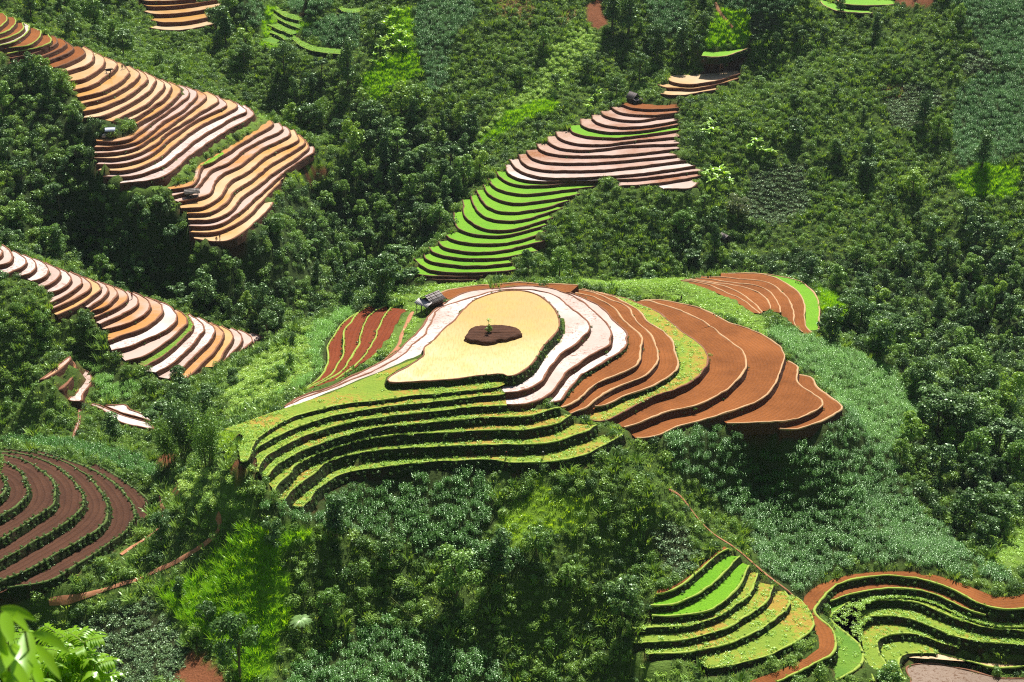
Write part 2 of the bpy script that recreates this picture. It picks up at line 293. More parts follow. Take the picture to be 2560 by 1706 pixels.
def inpoly(P, poly):
    x, y = P[:,0], P[:,1]; r = np.zeros(len(P), bool); n = len(poly)
    mn, mx = poly.min(0), poly.max(0)
    k = np.where((x>=mn[0])&(x<=mx[0])&(y>=mn[1])&(y<=mx[1]))[0]
    if len(k)==0: return r
    xs, ys = x[k], y[k]; c = np.zeros(len(k), bool); j = n-1
    for i in range(n):
        xi,yi = poly[i]; xj,yj = poly[j]
        if yi != yj:
            c ^= ((yi>ys)!=(yj>ys)) & (xs < (xj-xi)*(ys-yi)/(yj-yi)+xi)
        j = i
    r[k] = c; return r
def noise1(s, seed, f):
    r = np.random.default_rng(seed); v = 0
    for o in range(3):
        v = v + np.interp((s*f*2**o)%97, np.arange(98), r.uniform(-1,1,98))/2**o
    return v
def make_mesh(name, verts, faces, mats=None, fm=None, uv=None, smoothf=False):
    me = bpy.data.meshes.new(name)
    verts = np.asarray(verts, np.float32)
    if isinstance(faces, np.ndarray):
        k = faces.shape[1]
        me.vertices.add(len(verts)); me.vertices.foreach_set('co', verts.ravel())
        me.loops.add(faces.size); me.loops.foreach_set('vertex_index', faces.ravel().astype(np.int32))
        me.polygons.add(len(faces)); me.polygons.foreach_set('loop_start', np.arange(0, faces.size, k, dtype=np.int32))
        me.update(calc_edges=True)
    else:
        me.from_pydata(verts.tolist(), [], faces); me.update()
    for m in (mats or []): me.materials.append(m)
    if fm is not None: me.polygons.foreach_set('material_index', np.asarray(fm, np.int32))
    if uv is not None:
        l = np.empty(len(me.loops), np.int32); me.loops.foreach_get('vertex_index', l)
        ul = me.uv_layers.new(name='UVMap'); ul.data.foreach_set('uv', np.asarray(uv, np.float32)[l].ravel())
    if smoothf: me.polygons.foreach_set('use_smooth', np.ones(len(me.polygons), bool))
    me.update(); return me
def obj(name, me, parent=None, loc=None):
    o = bpy.data.objects.new(name, me); COL.objects.link(o)
    if parent is not None: o.parent = parent
    if loc is not None: o.location = loc
    return o
def tag(o, label=None, cat=None, group=None, kind=None):
    if label: o['label'] = label
    if cat: o['category'] = cat
    if group: o['group'] = group
    if kind: o['kind'] = kind
    return o
def empty(name, loc, rz=0):
    o = bpy.data.objects.new(name, None); COL.objects.link(o); o.location = loc; o.rotation_euler = (0,0,rz); o.empty_display_size = .3
    return o
def gridfaces(r, c, off=0):
    i = np.arange(r-1)[:,None]*c+np.arange(c-1)[None]
    return (np.stack([i, i+1, i+c+1, i+c], -1).reshape(-1,4)+off)

# ------------------------------------------------------------------ work the terrace outlines out in world space
TER = []      # every terrace: lip, base, inner edge, outline in world x,y
TREADS = []
FOOT = []     # (polygon, z ceiling for the ground under it)
for S in STACKS:
    n = len(S['lips'])
    zs = S['zs']
    if zs == 'auto': zs = [24.5-1.06*k if k <= 20 else 3.3-.86*(k-20) for k in range(n)]
    if zs is None: zs = [S['z0']-S['h']*k for k in range(n)]
    prev = None
    for k, spec in enumerate(S['lips']):
        kind, px, *own = spec.split('|'); z = zs[k]
        h = (zs[k]-zs[k+1]) if k+1 < n else S['h']
        L = spline(at_z(pl(px), z)[:,:2], step=1.1)
        L = smooth(L, 1)
        N = len(L)
        if prev is None or own:
            I = spline(at_z(pl(own[0]), z)[:,:2], n=N) if own else spline(at_z(pl(S['inner']), z)[:,:2], n=N)
        else:
            B = prev
            if np.linalg.norm(B[0]-L[0])+np.linalg.norm(B[-1]-L[-1]) > np.linalg.norm(B[-1]-L[0])+np.linalg.norm(B[0]-L[-1]): B = B[::-1]
            a = int(np.argmin(np.linalg.norm(B[:max(2,len(B)*2//3)]-L[0], axis=1))); b0 = len(B)//3
            b = b0+int(np.argmin(np.linalg.norm(B[b0:]-L[-1], axis=1)))
            if b-a < 3: a, b = 0, len(B)-1
            I = resample(B[a:b+1], N)
        nr = normals(L)
        if np.sum((I-L)*nr) > 0: nr = -nr
        s = arclen(L)
        L = L+nr*(.20*noise1(s, 4000+len(TER), .22)+.09*noise1(s, 5000+len(TER), .8))[:,None]
        wob = noise1(s, 100+len(TER), .35)*.10*min(h,1.2)
        base = smooth(L+nr*(S['bat']*h+wob)[:,None] if np.ndim(wob) else L, 3)
        TER.append(dict(S=S, k=k, n=n, kind=kind, z=z, h=h, L=L, I=I, nr=nr, base=base))
        if S['key'] != 'lime front' or k: FOOT.append((np.vstack([I, L[::-1]]), z-.35*h-.3, z)); TREADS.append((np.vstack([I, L[::-1]]), z))
        FOOT.append((np.vstack([L-nr*.5, base[::-1]]), z-h-.25, z))
        prev = base
pond = spline(at_z(pl(POND), 0)[:,:2], step=1.0, closed=True)
lime0 = at_z(pl(LIME0), -1.1)[:,:2]
lime0 = np.vstack([lime0, [t for t in TER if t['S']['key']=='lime front' and t['k']==0][0]['L'][::-1]])
pools = [(lab, kd, z, spline(at_z(pl(o), z)[:,:2], step=1.0, closed=True)) for lab, kd, z, o in POOLS]
FOOT.append((pond, -1.6, 0)); FOOT.append((lime0, -1.7, -1.1))
for lab, kd, z, C in pools: FOOT.append((C, z-.5, z)); TREADS.append((C, z))
TREADS += [(pond, 0), (lime0, -1.1)]

# ------------------------------------------------------------------ the ground: a smooth surface through all known heights
cp = []
for t in TER:
    st = 7
    for q, zz in ((t['L'], t['z']-.1*t['h']), (t['base'], t['z']-t['h'])):
        ii = np.unique(np.r_[np.arange(0, len(q), st), len(q)-1])
        if t['k'] < t['n']-1 and zz < t['z']-.5*t['h']: ii = ii[::3]
        cp += [(q[i,0], q[i,1], zz) for i in ii]
    if t['k'] == 0:
        cp += [(p[0], p[1], t['z']) for p in t['I'][::6]]
cp += [(p[0], p[1], -.6) for p in pond[::7]]
for lab, kd, z, C in pools:
    cp += [(p[0], p[1], z) for p in C[::5]]; q = C-C.mean(0); q = C+q/np.linalg.norm(q, axis=1)[:,None]*2.5; cp += [(p[0], p[1], z-.35) for p in q[::4]]
for c in CTRL.replace('\n','|').split('|'):
    sh, xy, z = c.split(); x, y = pl(sh+' '+xy)[0]; p = at_z((x,y), float(z))[0]; cp.append(tuple(p))
for c in CHAIN.replace('\n','|').split('|'):
    q = c.split(); x, y, z = map(float, q[0].split(',')); p = at_z((x,y), z)[0]; cp.append(tuple(p))
    for e in q[1:]:
        y, a = map(float, e.split(',')); d = rays((x,y))[0]; ta = math.tan(math.radians(abs(a))); hd = math.hypot(d[0], d[1]); h0 = math.hypot(p[0], p[1])
        r = (CAMZ-p[2]+ta*h0)/(-d[2]/hd+ta); p = np.array([d[0]/hd*r, d[1]/hd*r, CAMZ+d[2]/hd*r]); cp.append(tuple(p))
cp += [tuple(map(float,c)) for c in CTRLW]
cp = np.array(cp)
key = np.round(cp[:,:2]/.6).astype(int); _, ui = np.unique(key, axis=0, return_index=True); cp = cp[ui]
SC = 100.0
def tk(r2): return .5*r2*np.log(np.maximum(r2, 1e-12))
X = cp[:,:2]/SC
K = tk(((X[:,None]-X[None])**2).sum(-1)); m = len(X)
A = np.zeros((m+3,m+3)); A[:m,:m] = K+np.eye(m)*2e-4; A[:m,m] = 1; A[:m,m+1:] = X; A[m,:m] = 1; A[m+1:,:m] = X.T
w = np.linalg.solve(A, np.r_[cp[:,2], 0,0,0])
CELL = 1.3
gx = np.arange(-240, 240.1, CELL); gy = np.arange(-12, 610, CELL)
GX, GY = np.meshgrid(gx, gy); G = np.stack([GX.ravel(), GY.ravel()], 1)
def tps(P):
    out = np.empty(len(P))
    for i in range(0, len(P), 20000):
        q = P[i:i+20000]/SC
        r2 = (q**2).sum(1)[:,None]+(X**2).sum(1)[None]-2*q@X.T
        out[i:i+20000] = tk(np.maximum(r2,0))@w[:m]+w[m]+q@w[m+1:]
    return out
GZ = tps(G)
# gentle lumps away from the worked land
def vnoise(P, f, seed):
    r = np.random.default_rng(seed); T = r.uniform(-1,1,(128,128)); q = P*f; i = np.floor(q).astype(int); u = q-i; u = u*u*(3-2*u)
    a = T[i[:,0]%128,i[:,1]%128]; b = T[(i[:,0]+1)%128,i[:,1]%128]; c = T[i[:,0]%128,(i[:,1]+1)%128]; d = T[(i[:,0]+1)%128,(i[:,1]+1)%128]
    return (a*(1-u[:,0])+b*u[:,0])*(1-u[:,1])+(c*(1-u[:,0])+d*u[:,0])*u[:,1]
infoot = np.zeros(len(G), bool); near = np.zeros(len(G), bool)
low = GZ.copy()
for poly, zc, z in FOOT:
    k = inpoly(G, poly); infoot |= k
    low[k] = np.minimum(low[k], zc)
tops = np.concatenate([t['L'] for t in TER])
def dist_to(P, Q, cap):
    out = np.full(len(P), cap); H = {}
    for q in Q: H.setdefault((int(q[0]//cap), int(q[1]//cap)), []).append(q)
    H = {k: np.array(v) for k, v in H.items()}
    cell = np.floor(P/cap).astype(int)
    order = np.lexsort((cell[:,1], cell[:,0])); cs = cell[order]
    br = np.r_[0, np.where(np.any(np.diff(cs, axis=0)!=0, axis=1))[0]+1, len(cs)]
    for a, b in zip(br[:-1], br[1:]):
        c = cs[a]; L = [H[(c[0]+i,c[1]+j)] for i in (-1,0,1) for j in (-1,0,1) if (c[0]+i,c[1]+j) in H]
        if L:
            Qn = np.vstack(L); ix = order[a:b]
            out[ix] = np.minimum(cap, np.sqrt(((P[ix][:,None]-Qn[None])**2).sum(-1).min(1)))
    return out
dl = dist_to(G, np.vstack([tops]+[p[0] for p in FOOT]), 8.0)
fade = np.clip((dl-2)/6, 0, 1)
GZ = np.where(infoot, low, GZ+fade*(vnoise(G,.11,3)*.9+vnoise(G,.3,4)*.35))
ZG = GZ.reshape(GX.shape)
def hz(P):
    P = np.atleast_2d(P); fx = np.clip((P[:,0]-gx[0])/CELL, 0, len(gx)-1.001); fy = np.clip((P[:,1]-gy[0])/CELL, 0, len(gy)-1.001)
    i = fx.astype(int); j = fy.astype(int); u = fx-i; v = fy-j
    return (ZG[j,i]*(1-u)+ZG[j,i+1]*u)*(1-v)+(ZG[j+1,i]*(1-u)+ZG[j+1,i+1]*u)*v
def visible(P, lift=1.0, n=70):
    """is the ground point seen from the camera over the terrain"""
    P = np.asarray(P); v = np.ones(len(P), bool); c = np.array([0,0,CAMZ])
    q = P+np.array([0,0,lift])
    for s in np.linspace(.03, .6, n):
        r = q+(c-q)*s
        ok = r[:,1] > 60
        v &= ~(ok & (hz(r[:,:2]) > r[:,2]))
    return v
def hit(px):
    d = rays(px)[0]; c = np.array([0,0,CAMZ]); ts = np.arange(100, 700, .4)
    P = c+d[None]*ts[:,None]; b = np.where(hz(P[:,:2]) > P[:,2])[0]
    return P[b[0]] if len(b) else P[-1]

# ------------------------------------------------------------------ materials
class NT:
    def __init__(s, name):
        s.m = bpy.data.materials.new(name); s.m.use_nodes = True; s.t = s.m.node_tree; s.t.nodes.clear()
        s.out = s.t.nodes.new('ShaderNodeOutputMaterial')
    def n(s, typ, ins=None, **kw):
        nd = s.t.nodes.new('ShaderNode'+typ)
        for k, v in kw.items(): setattr(nd, k, v)
        for k, v in (ins or {}).items(): s.set(nd.inputs[k], v)
        return nd
    def set(s, sock, v):
        if isinstance(v, bpy.types.NodeSocket): s.t.links.new(v, sock)
        elif isinstance(v, bpy.types.Node): s.t.links.new(v.outputs[0], sock)
        elif isinstance(v, tuple) and len(v) == 3 and sock.type == 'RGBA': sock.default_value = (*v, 1)
        else: sock.default_value = v
    def mix(s, f, a, b, mode='MIX'):
        nd = s.n('Mix', data_type='RGBA', blend_type=mode); s.set(nd.inputs[0], f); s.set(nd.inputs[6], a); s.set(nd.inputs[7], b)
        return nd.outputs[2]
    def noise(s, scale, detail=3, rough=.55, vec=None, dist=0):
        nd = s.n('TexNoise', {'Scale':scale,'Detail':detail,'Roughness':rough,'Distortion':dist})
        if vec is not None: s.set(nd.inputs['Vector'], vec)
        return nd.outputs[0]
    def ramp(s, f, a, b):
        nd = s.n('MapRange', {'From Min':a,'From Max':b}); s.set(nd.inputs[0], f); return nd.outputs[0]
    def math(s, op, a, b=0.0):
        nd = s.n('Math', operation=op); s.set(nd.inputs[0], a); s.set(nd.inputs[1], b); return nd.outputs[0]
    def pos(s): return s.n('NewGeometry').outputs['Position']
    def uv(s): return s.n('UVMap', uv_map='UVMap').outputs[0]
    def scale(s, vec, v):
        nd = s.n('VectorMath', operation='MULTIPLY'); s.set(nd.inputs[0], vec); nd.inputs[1].default_value = v; return nd.outputs[0]
    def bump(s, h, strength=.5, dist=.1):
        nd = s.n('Bump', {'Strength':strength,'Distance':dist}); s.set(nd.inputs['Height'], h); return nd.outputs[0]
    def surf(s, col, rough=.9, spec=.3, bump=None):
        p = s.n('BsdfPrincipled'); s.set(p.inputs['Base Color'], col); s.set(p.inputs['Roughness'], rough); s.set(p.inputs['Specular IOR Level'], spec)
        if bump is not None: s.set(p.inputs['Normal'], bump)
        s.set(s.out.inputs[0], p.outputs[0]); return s.m

def m_soil(name, a, b, furrow=.32, lines=1.0):
    t = NT(name); P = t.pos(); uv = t.uv()
    n1 = t.noise(.25, 4, .6, P); n2 = t.noise(3.2, 4, .7, P); n3 = t.noise(.07, 2, .5, P)
    # furrows along the contour, broken up by clods
    sp = t.n('SeparateXYZ'); t.set(sp.inputs[0], uv)
    wob = t.math('MULTIPLY', t.noise(.35, 2, .5, t.scale(uv,(.25,1,1))), 2.2)
    ph = t.math('ADD', t.math('MULTIPLY', sp.outputs[1], 2*math.pi*furrow*2.2), wob)
    fu = t.math('SINE', ph)
    f01 = t.ramp(fu, -1, 1)
    c = t.mix(t.ramp(n1,.3,.7), a, b)
    c = t.mix(t.math('MULTIPLY', t.ramp(n2,.45,.8), .55), c, tuple(x*.45 for x in a))
    c = t.mix(t.math('MULTIPLY', t.ramp(n3,.45,.75), .5), c, tuple(min(1,x*1.3) for x in b))
    dark = t.math('MULTIPLY', t.math('POWER', t.ramp(fu, .2, 1), 2.0), .45*lines)
    c = t.mix(dark, c, tuple(x*.38 for x in a))
    h = t.math('ADD', t.math('MULTIPLY', f01, .5*lines), n2)
    return t.surf(c, .95, .15, t.bump(h, .9, .16))
M = {}
M['S'] = m_soil('ploughed red soil', (.20,.068,.019), (.30,.105,.030), .62, .4)
M['S2'] = m_soil('dark soil with knoll shade', (.070,.032,.020), (.105,.048,.028), .4, .8)  # darkened in colour for the shade over the knoll; the island shares it
M['S3'] = m_soil('deep red soil', (.19,.042,.016), (.25,.06,.022), .5, .6)
def m_water(name, cols, rough, streak=0, mud=None, mudamt=.5, spec=.5, thr=(.42,.6)):
    t = NT(name); P = t.pos(); uv = t.uv(); R = t.n('ObjectInfo').outputs['Random']
    off = t.n('VectorMath', operation='ADD'); t.set(off.inputs[0], P)
    cmb = t.n('CombineXYZ'); t.set(cmb.inputs[0], t.math('MULTIPLY', R, 90.0)); t.set(cmb.inputs[1], t.math('MULTIPLY', R, 37.0)); t.set(off.inputs[1], cmb.outputs[0])
    n1 = t.noise(.05, 3, .55, off.outputs[0]); n2 = t.noise(.6, 5, .65, P)
    sel = t.math('ADD', n1, t.math('MULTIPLY', t.math('SUBTRACT', R, .5), .25))
    sel = t.math('ADD', sel, t.math('MULTIPLY', t.math('SUBTRACT', n2, .5), .10))
    c = t.mix(t.ramp(sel, *thr), cols[0], cols[1])
    c = t.mix(t.math('MULTIPLY', t.ramp(n2,.5,.8), .35), c, tuple(x*.72 for x in cols[1]))
    rr = t.ramp(n2, .2, .9); rr = t.math('ADD', t.math('MULTIPLY', rr, .15), rough)
    h = t.noise(2.2, 3, .6, P)
    if mud:
        # churned clods standing out of the film of water
        n4 = t.noise(1.1, 6, .75, t.scale(P,(1,1.6,1)), 1.2); n5 = t.noise(.09, 2, .5, off.outputs[0])
        k = t.math('MULTIPLY', t.ramp(n4,.50,.60), t.ramp(n5,.38,.55))
        sp = t.n('SeparateXYZ'); t.set(sp.inputs[0], uv)
        c = t.mix(t.math('MULTIPLY', k, mudamt), c, mud); rr = t.math('ADD', rr, t.math('MULTIPLY', k, .4)); h = t.math('ADD', h, t.math('MULTIPLY', k, 1.5))
    return t.surf(c, rr, spec, t.bump(h, .12, .05))
M['O'] = m_water('orange paddy water', ((.60,.33,.10),(.72,.53,.33)), .14, thr=(.36,.66))
M['W'] = m_water('pale puddled mud', ((.55,.41,.35),(.74,.64,.60)), .24, mud=(.20,.08,.04), mudamt=.9)
M['M'] = m_water('mixed paddy water', ((.54,.26,.075),(.60,.44,.37)), .18, mud=(.26,.1,.05), mudamt=.3, thr=(.42,.56))
M['R'] = m_water('red brown wet paddy', ((.34,.13,.05),(.56,.40,.34)), .2, mud=(.2,.08,.04), mudamt=.4, thr=(.40,.66))
M['B'] = m_water('brown pool water', ((.12,.062,.028),(.17,.10,.055)), .3, mud=(.1,.045,.025), mudamt=.5, spec=.25)
def m_pond():
    t = NT('pond seedling water'); P = t.pos()
    n1 = t.noise(.045, 3, .5, P); n2 = t.noise(.16, 4, .6, P)
    st = t.noise(2.2, 3, .7, t.scale(P,(1.6,.22,1)))
    sp = t.n('SeparateXYZ'); t.set(sp.inputs[0], P)
    front = t.ramp(t.math('ADD', sp.outputs[1], t.math('MULTIPLY', t.math('SUBTRACT', n1,.5), 26.0)), 246, 226)
    c = t.mix(front, (.52,.31,.08), (.60,.50,.22))
    c = t.mix(t.ramp(t.math('MULTIPLY', t.math('ADD', sp.outputs[0], 12.0), -1.0), 0, 16), c, (.66,.62,.46))
    c = t.mix(t.math('MULTIPLY', t.ramp(n2,.45,.7), .65), c, (.46,.36,.035))
    c = t.mix(t.math('MULTIPLY', t.ramp(st,.46,.66), .5), c, (.27,.22,.02))
    return t.surf(c, .38, .5, t.bump(st, .1, .05))
M['P'] = m_pond()
def m_rice():
    t = NT('young rice'); P = t.pos()
    n1 = t.noise(.12, 3, .5, P); n2 = t.noise(3.0, 4, .75, P); n3 = t.noise(9, 2, .6, P)
    c = t.mix(t.ramp(n1,.3,.7), (.150,.40,.008), (.215,.47,.014))
    c = t.mix(t.math('MULTIPLY', t.ramp(n2,.48,.75), .6), c, (.07,.22,.008))
    return t.surf(c, .7, .2, t.bump(t.math('ADD', n2, n3), .9, .22))
M['G'] = m_rice()
def m_weedy(name, g1, g2, s1, amt):
    t = NT(name); P = t.pos()
    n1 = t.noise(.10, 3, .55, P); n2 = t.noise(1.6, 5, .75, P); n3 = t.noise(5, 3, .7, P)
    c = t.mix(t.ramp(n1,.35,.65), g1, g2)
    c = t.mix(t.ramp(t.math('ADD', n1, t.math('MULTIPLY', t.math('SUBTRACT', n2,.5), .9)), amt, amt+.12), c, s1)
    c = t.mix(t.math('MULTIPLY', t.ramp(n3,.5,.75), .55), c, tuple(x*.4 for x in g1))
    return t.surf(c, .9, .15, t.bump(t.math('ADD', n2, n3), .9, .25))
M['L'] = m_weedy('weedy fallow paddy', (.24,.36,.045), (.34,.42,.05), (.46,.30,.06), .50)
M['N'] = m_weedy('short grass', (.12,.27,.035), (.2,.36,.04), (.22,.2,.06), .62)
def m_bank(name, soil, green, amt):
    t = NT(name); P = t.pos()
    n1 = t.noise(.5, 4, .65, P); n2 = t.noise(2.6, 5, .75, t.scale(P,(1,1,.6)))
    c = t.mix(t.ramp(n2,.35,.7), soil, tuple(x*1.7 for x in soil))
    c = t.mix(t.math('MULTIPLY', t.ramp(t.math('ADD', n1, t.math('MULTIPLY', n2,.35)), amt, amt+.15), .9), c, green)
    return t.surf(c, .95, .15, t.bump(n2, .9, .35))
M['b_soil'] = m_bank('cut earth bank', (.078,.036,.022), (.04,.055,.018), .78)
M['b_dark'] = m_bank('dark wet bank', (.05,.026,.019), (.035,.045,.018), .82)
M['b_weed'] = m_bank('weedy bank', (.045,.026,.015), (.025,.045,.012), .52)
M['b_grass'] = m_bank('grassy bank', (.12,.09,.03), (.12,.26,.03), .38)
def m_plain(name, a, b, sc=2.0, rough=.9, bump=.5):
    t = NT(name); P = t.pos(); n = t.noise(sc, 4, .65, P)
    return t.surf(t.mix(t.ramp(n,.3,.7), a, b), rough, .25, t.bump(n, bump, .08))
M['u_mud'] = m_plain('wet mud bund', (.20,.085,.045), (.32,.15,.09))
M['u_tan'] = m_plain('dry tan bund', (.52,.30,.15), (.62,.40,.22))
M['u_dark'] = m_plain('dark bund', (.14,.07,.04), (.24,.12,.07))
M['u_grass'] = m_plain('grass bund', (.26,.38,.05), (.38,.46,.09), 3)
M['path'] = m_plain('trodden red earth', (.38,.15,.07), (.52,.25,.14), 1.2)
M['wood'] = m_plain('weathered wood', (.10,.075,.055), (.17,.135,.105), 6)
M['trunk'] = m_plain('bark', (.10,.075,.05), (.2,.16,.12), 5)
M['u_dull'] = m_plain('weedy bund', (.07,.12,.03), (.14,.20,.05), 3)
# ground: each face carries the colour of what grows or lies there
def m_ground():
    t = NT('hillside ground'); P = t.pos(); a = t.n('VertexColor', layer_name='cover').outputs[0]
    n1 = t.noise(.3, 4, .65, P); n2 = t.noise(2.2, 5, .75, P)
    c = t.mix(t.math('MULTIPLY', t.ramp(n1,.35,.7), .5), a, t.mix(1.0, a, (.55,.6,.5), 'MULTIPLY'))
    c = t.mix(t.math('MULTIPLY', t.ramp(n2,.5,.75), .5), c, t.mix(1.0, a, (.4,.4,.4), 'MULTIPLY'))
    return t.surf(c, .95, .1, t.bump(n2, .9, .4))
M['ground'] = m_ground()

# ------------------------------------------------------------------ build the terraces
ORD = ['topmost','second','third','fourth','fifth','sixth','seventh','eighth','ninth','tenth','eleventh','twelfth','thirteenth','fourteenth','fifteenth','sixteenth','seventeenth','eighteenth','nineteenth','twentieth',
 'twenty-first','twenty-second','twenty-third','twenty-fourth','twenty-fifth','twenty-sixth','twenty-seventh','twenty-eighth']
WORDS = {'S':('bare brown soil terrace','ploughed_terrace'),'O':('orange flooded terrace','flooded_terrace'),'W':('pale mud terrace','mud_terrace'),'M':('orange and pale flooded terrace','flooded_terrace'),'R':('red brown wet terrace','flooded_terrace'),
 'G':('bright green rice terrace','rice_terrace'),'L':('lime green weedy terrace','fallow_terrace'),'N':('grassy terrace','grass_terrace')}
PARTN = {'S':'soil_bed','O':'water_surface','W':'mud_surface','M':'water_surface','R':'water_surface','G':'rice_bed','L':'weed_cover','N':'grass_cover'}
CNTNAME = {'upper left ridge':'on the upper left ridge, counted from its top','lower left bench':'below the grass strip on the upper left ridge','central hill':'of the central hill, counted from its hut',
 'central hill toe':'at the right toe of the central hill','pond ring':'outward from the hilltop pond','pond back':'behind the hilltop pond','lime front':'down the front of the pond hill','red strips':'of the red strips left of the pond, from right',
 'domed field':'of the domed field behind the pond, from left','left ridge':'down the lower left ridge','brown knoll':'out from the top of the lower left knoll','rice fan':'down the small fan in the lower right',
 'serpentine':'of the winding terraces in the lower right corner','far top':'in the stack at the top edge left of centre','far steps':'of the small steps beside the far maize','far curved steps':'under the far maize hill',
 'far nook':'in the far nook by the top edge','orange bench':'of the bench above the central hill','lime step':'of the slope above the orange bench','rice patch':'','top rice':'at the top edge right of centre'}
def bank_mesh(L, nr, z, h, bat, base, seed, mat, closed=False, ends=None, deep=1.2):
    N = len(L); s = arclen(L)
    fr = [0,.12,.38,.7,1.0]
    rows = []; r = np.random.default_rng(seed)
    for i, f in enumerate(fr):
        q = L+(base-L)*f
        j = 0 if i == 0 else .10*min(h,1.5)
        jit = noise1(s, seed+i, .9)*j*.6+r.normal(0,.35,N)*j*.5
        if closed: jit[-1] = jit[0]
        q = q+nr*jit[:,None]
        zz = z+.03-(h+.03)*f
        rows.append(np.c_[q, np.full(N, zz)])
    rows.append(np.c_[base+nr*.15, np.full(N, z-h-deep)])
    V = np.vstack(rows); Fc = gridfaces(len(rows), N)
    if ends is not None:   # earth faces at both ends of the step
        I = ends
        for e in (0, N-1):
            a, b = I[e], L[e]; o = len(V)
            V = np.vstack([V, [[a[0],a[1],z-.02],[b[0],b[1],z-.02],[b[0],b[1],z-h-deep],[a[0],a[1],z-h-deep]]])
            Fc = np.vstack([Fc, [[o,o+1,o+2,o+3]]])
    return make_mesh('bank', V, Fc, [mat], smoothf=False)
def bund_mesh(L, nr, z, mat, w=.34, hgt=.16, seed=0, closed=False):
    N = len(L); s = arclen(L); prof = [(-w,-.04),(-w*.75,hgt*.8),(-w*.3,hgt),(.0,hgt*.75),(.05,-.12)]
    k = 1+.35*noise1(s, seed, .5); k2 = 1+.4*noise1(s, seed+9, .7)
    if closed: k[-1] = k[0]; k2[-1] = k2[0]
    V = np.vstack([np.c_[L+nr*(a*k)[:,None], z+b*(k2 if b > 0 else np.ones(N))] for a, b in prof])
    return make_mesh('bund', V, gridfaces(len(prof), N), [mat], smoothf=True)
def poly_mesh(name, C, z, mat, holes=()):
    tri = tessellate_polygon([[Vector((p[0],p[1],0)) for p in C]])
    V = np.c_[C, np.full(len(C), z)]
    tri = [t if ((C[t[1]][0]-C[t[0]][0])*(C[t[2]][1]-C[t[0]][1])-(C[t[1]][1]-C[t[0]][1])*(C[t[2]][0]-C[t[0]][0])) > 0 else (t[0],t[2],t[1]) for t in tri]
    s = np.c_[C[:,0], C[:,1]]
    return make_mesh(name, V, [list(t) for t in tri], [mat], uv=s)
def strip_mesh(name, I, L, z, mat):
    N = len(L); R = 4
    V = np.vstack([np.c_[I+(L-I)*f, np.full(N, z)] for f in np.linspace(0,1,R)])
    s = arclen(L); wd = np.linalg.norm(L-I, axis=1); wm = np.median(wd)
    uv = np.vstack([np.c_[s, wd*f] for f in np.linspace(0,1,R)])
    me = make_mesh(name, V, gridfaces(R, N), [mat], uv=uv)
    a = np.empty(len(me.polygons)*3, np.float32); me.polygons.foreach_get('normal', a)
    if a.reshape(-1,3)[:,2].sum() < 0: me.flip_normals()
    return me
for q, t in enumerate(TER):
    S, k, n, kind = t['S'], t['k'], t['n'], t['kind']
    word, nm = WORDS[kind]
    L, I, z, h = t['L'], t['I'], t['z'], t['h']
    c = L[len(L)//2]
    root = empty(nm, (c[0], c[1], z))
    o = np.array([c[0], c[1]]); Ll, Il, Bl = L-o, I-o, t['base']-o
    mat = M[kind]
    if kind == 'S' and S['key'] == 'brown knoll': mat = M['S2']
    if kind == 'S' and S['key'] == 'red strips': mat = M['S3']
    if S['key'] == 'lime front' and k == 0: f = poly_mesh(PARTN[kind], lime0-o, 0, mat)
    else: f = strip_mesh(PARTN[kind], Il-(Ll-Il)/np.maximum(np.linalg.norm(Ll-Il,axis=1),.5)[:,None]*.35, Ll, 0, mat)
    obj(PARTN[kind], f, root)
    bk = S['bank']
    if S['key'] == 'pond ring': bk = 'soil' if k not in (2,5) else 'weed'
    obj('bank', bank_mesh(Ll, t['nr'], 0, h, S['bat'], Bl, 500+q*11, M['b_'+bk], ends=Il), root)
    bu = S['bund']
    if kind == 'S' and bu == 'mud': bu = 'tan'
    if S['key'] == 'upper left ridge' and k < 10: bu = 'grass' if k < 6 else 'dark'
    near = S['key'] in ('pond ring','lime front','brown knoll','serpentine','rice fan')
    obj('bund', bund_mesh(Ll, t['nr'], 0, M['u_'+bu], .34 if near else .3, .09 if kind in 'LN' else .16, 900+q), root)
    ordw = 'only' if n == 1 else ('lowest' if k == n-1 else ORD[k])
    lab = f"{word}, {ordw} step {CNTNAME[S['key']]}"
    if n == 1: lab = f"{word} on the {S['where']}"
    tag(root, lab, 'terrace', f"terraces of the {S['where']}")
# the pond, its island and the valley pools
def flat_pool(lab, nm, part, C, z, mat, bank, h, seed, bund, group=None):
    o = C.mean(0); root = empty(nm, (o[0], o[1], z)); P = C-o
    nr = normals(P, True)
    if np.sum(nr*P) < 0: nr = -nr
    obj(part, poly_mesh(part, P[:-1], 0, mat), root)
    obj('bank', bank_mesh(P, nr, 0, h, .4, P+nr*.4*h, seed, bank, True), root)
    obj('bund', bund_mesh(P, nr, 0, bund, .3, .16, seed, True), root)
    tag(root, lab, 'pond', group); return root
flat_pool('big teardrop pond of golden water with a soil island on the hilltop', 'hilltop_pond', 'water_surface', pond, 0, M['P'], M['b_weed'], 1.3, 71, M['u_mud'])
for i, (lab, kd, z, C) in enumerate(pools):
    flat_pool(lab, 'valley_pool', 'water_surface', C, z, M[kd], M['b_soil'], .6, 80+i, M['u_mud'], 'muddy pools on the valley floor')
ic = spline(at_z(pl(ISLAND), .75)[:,:2], step=.45, closed=True)
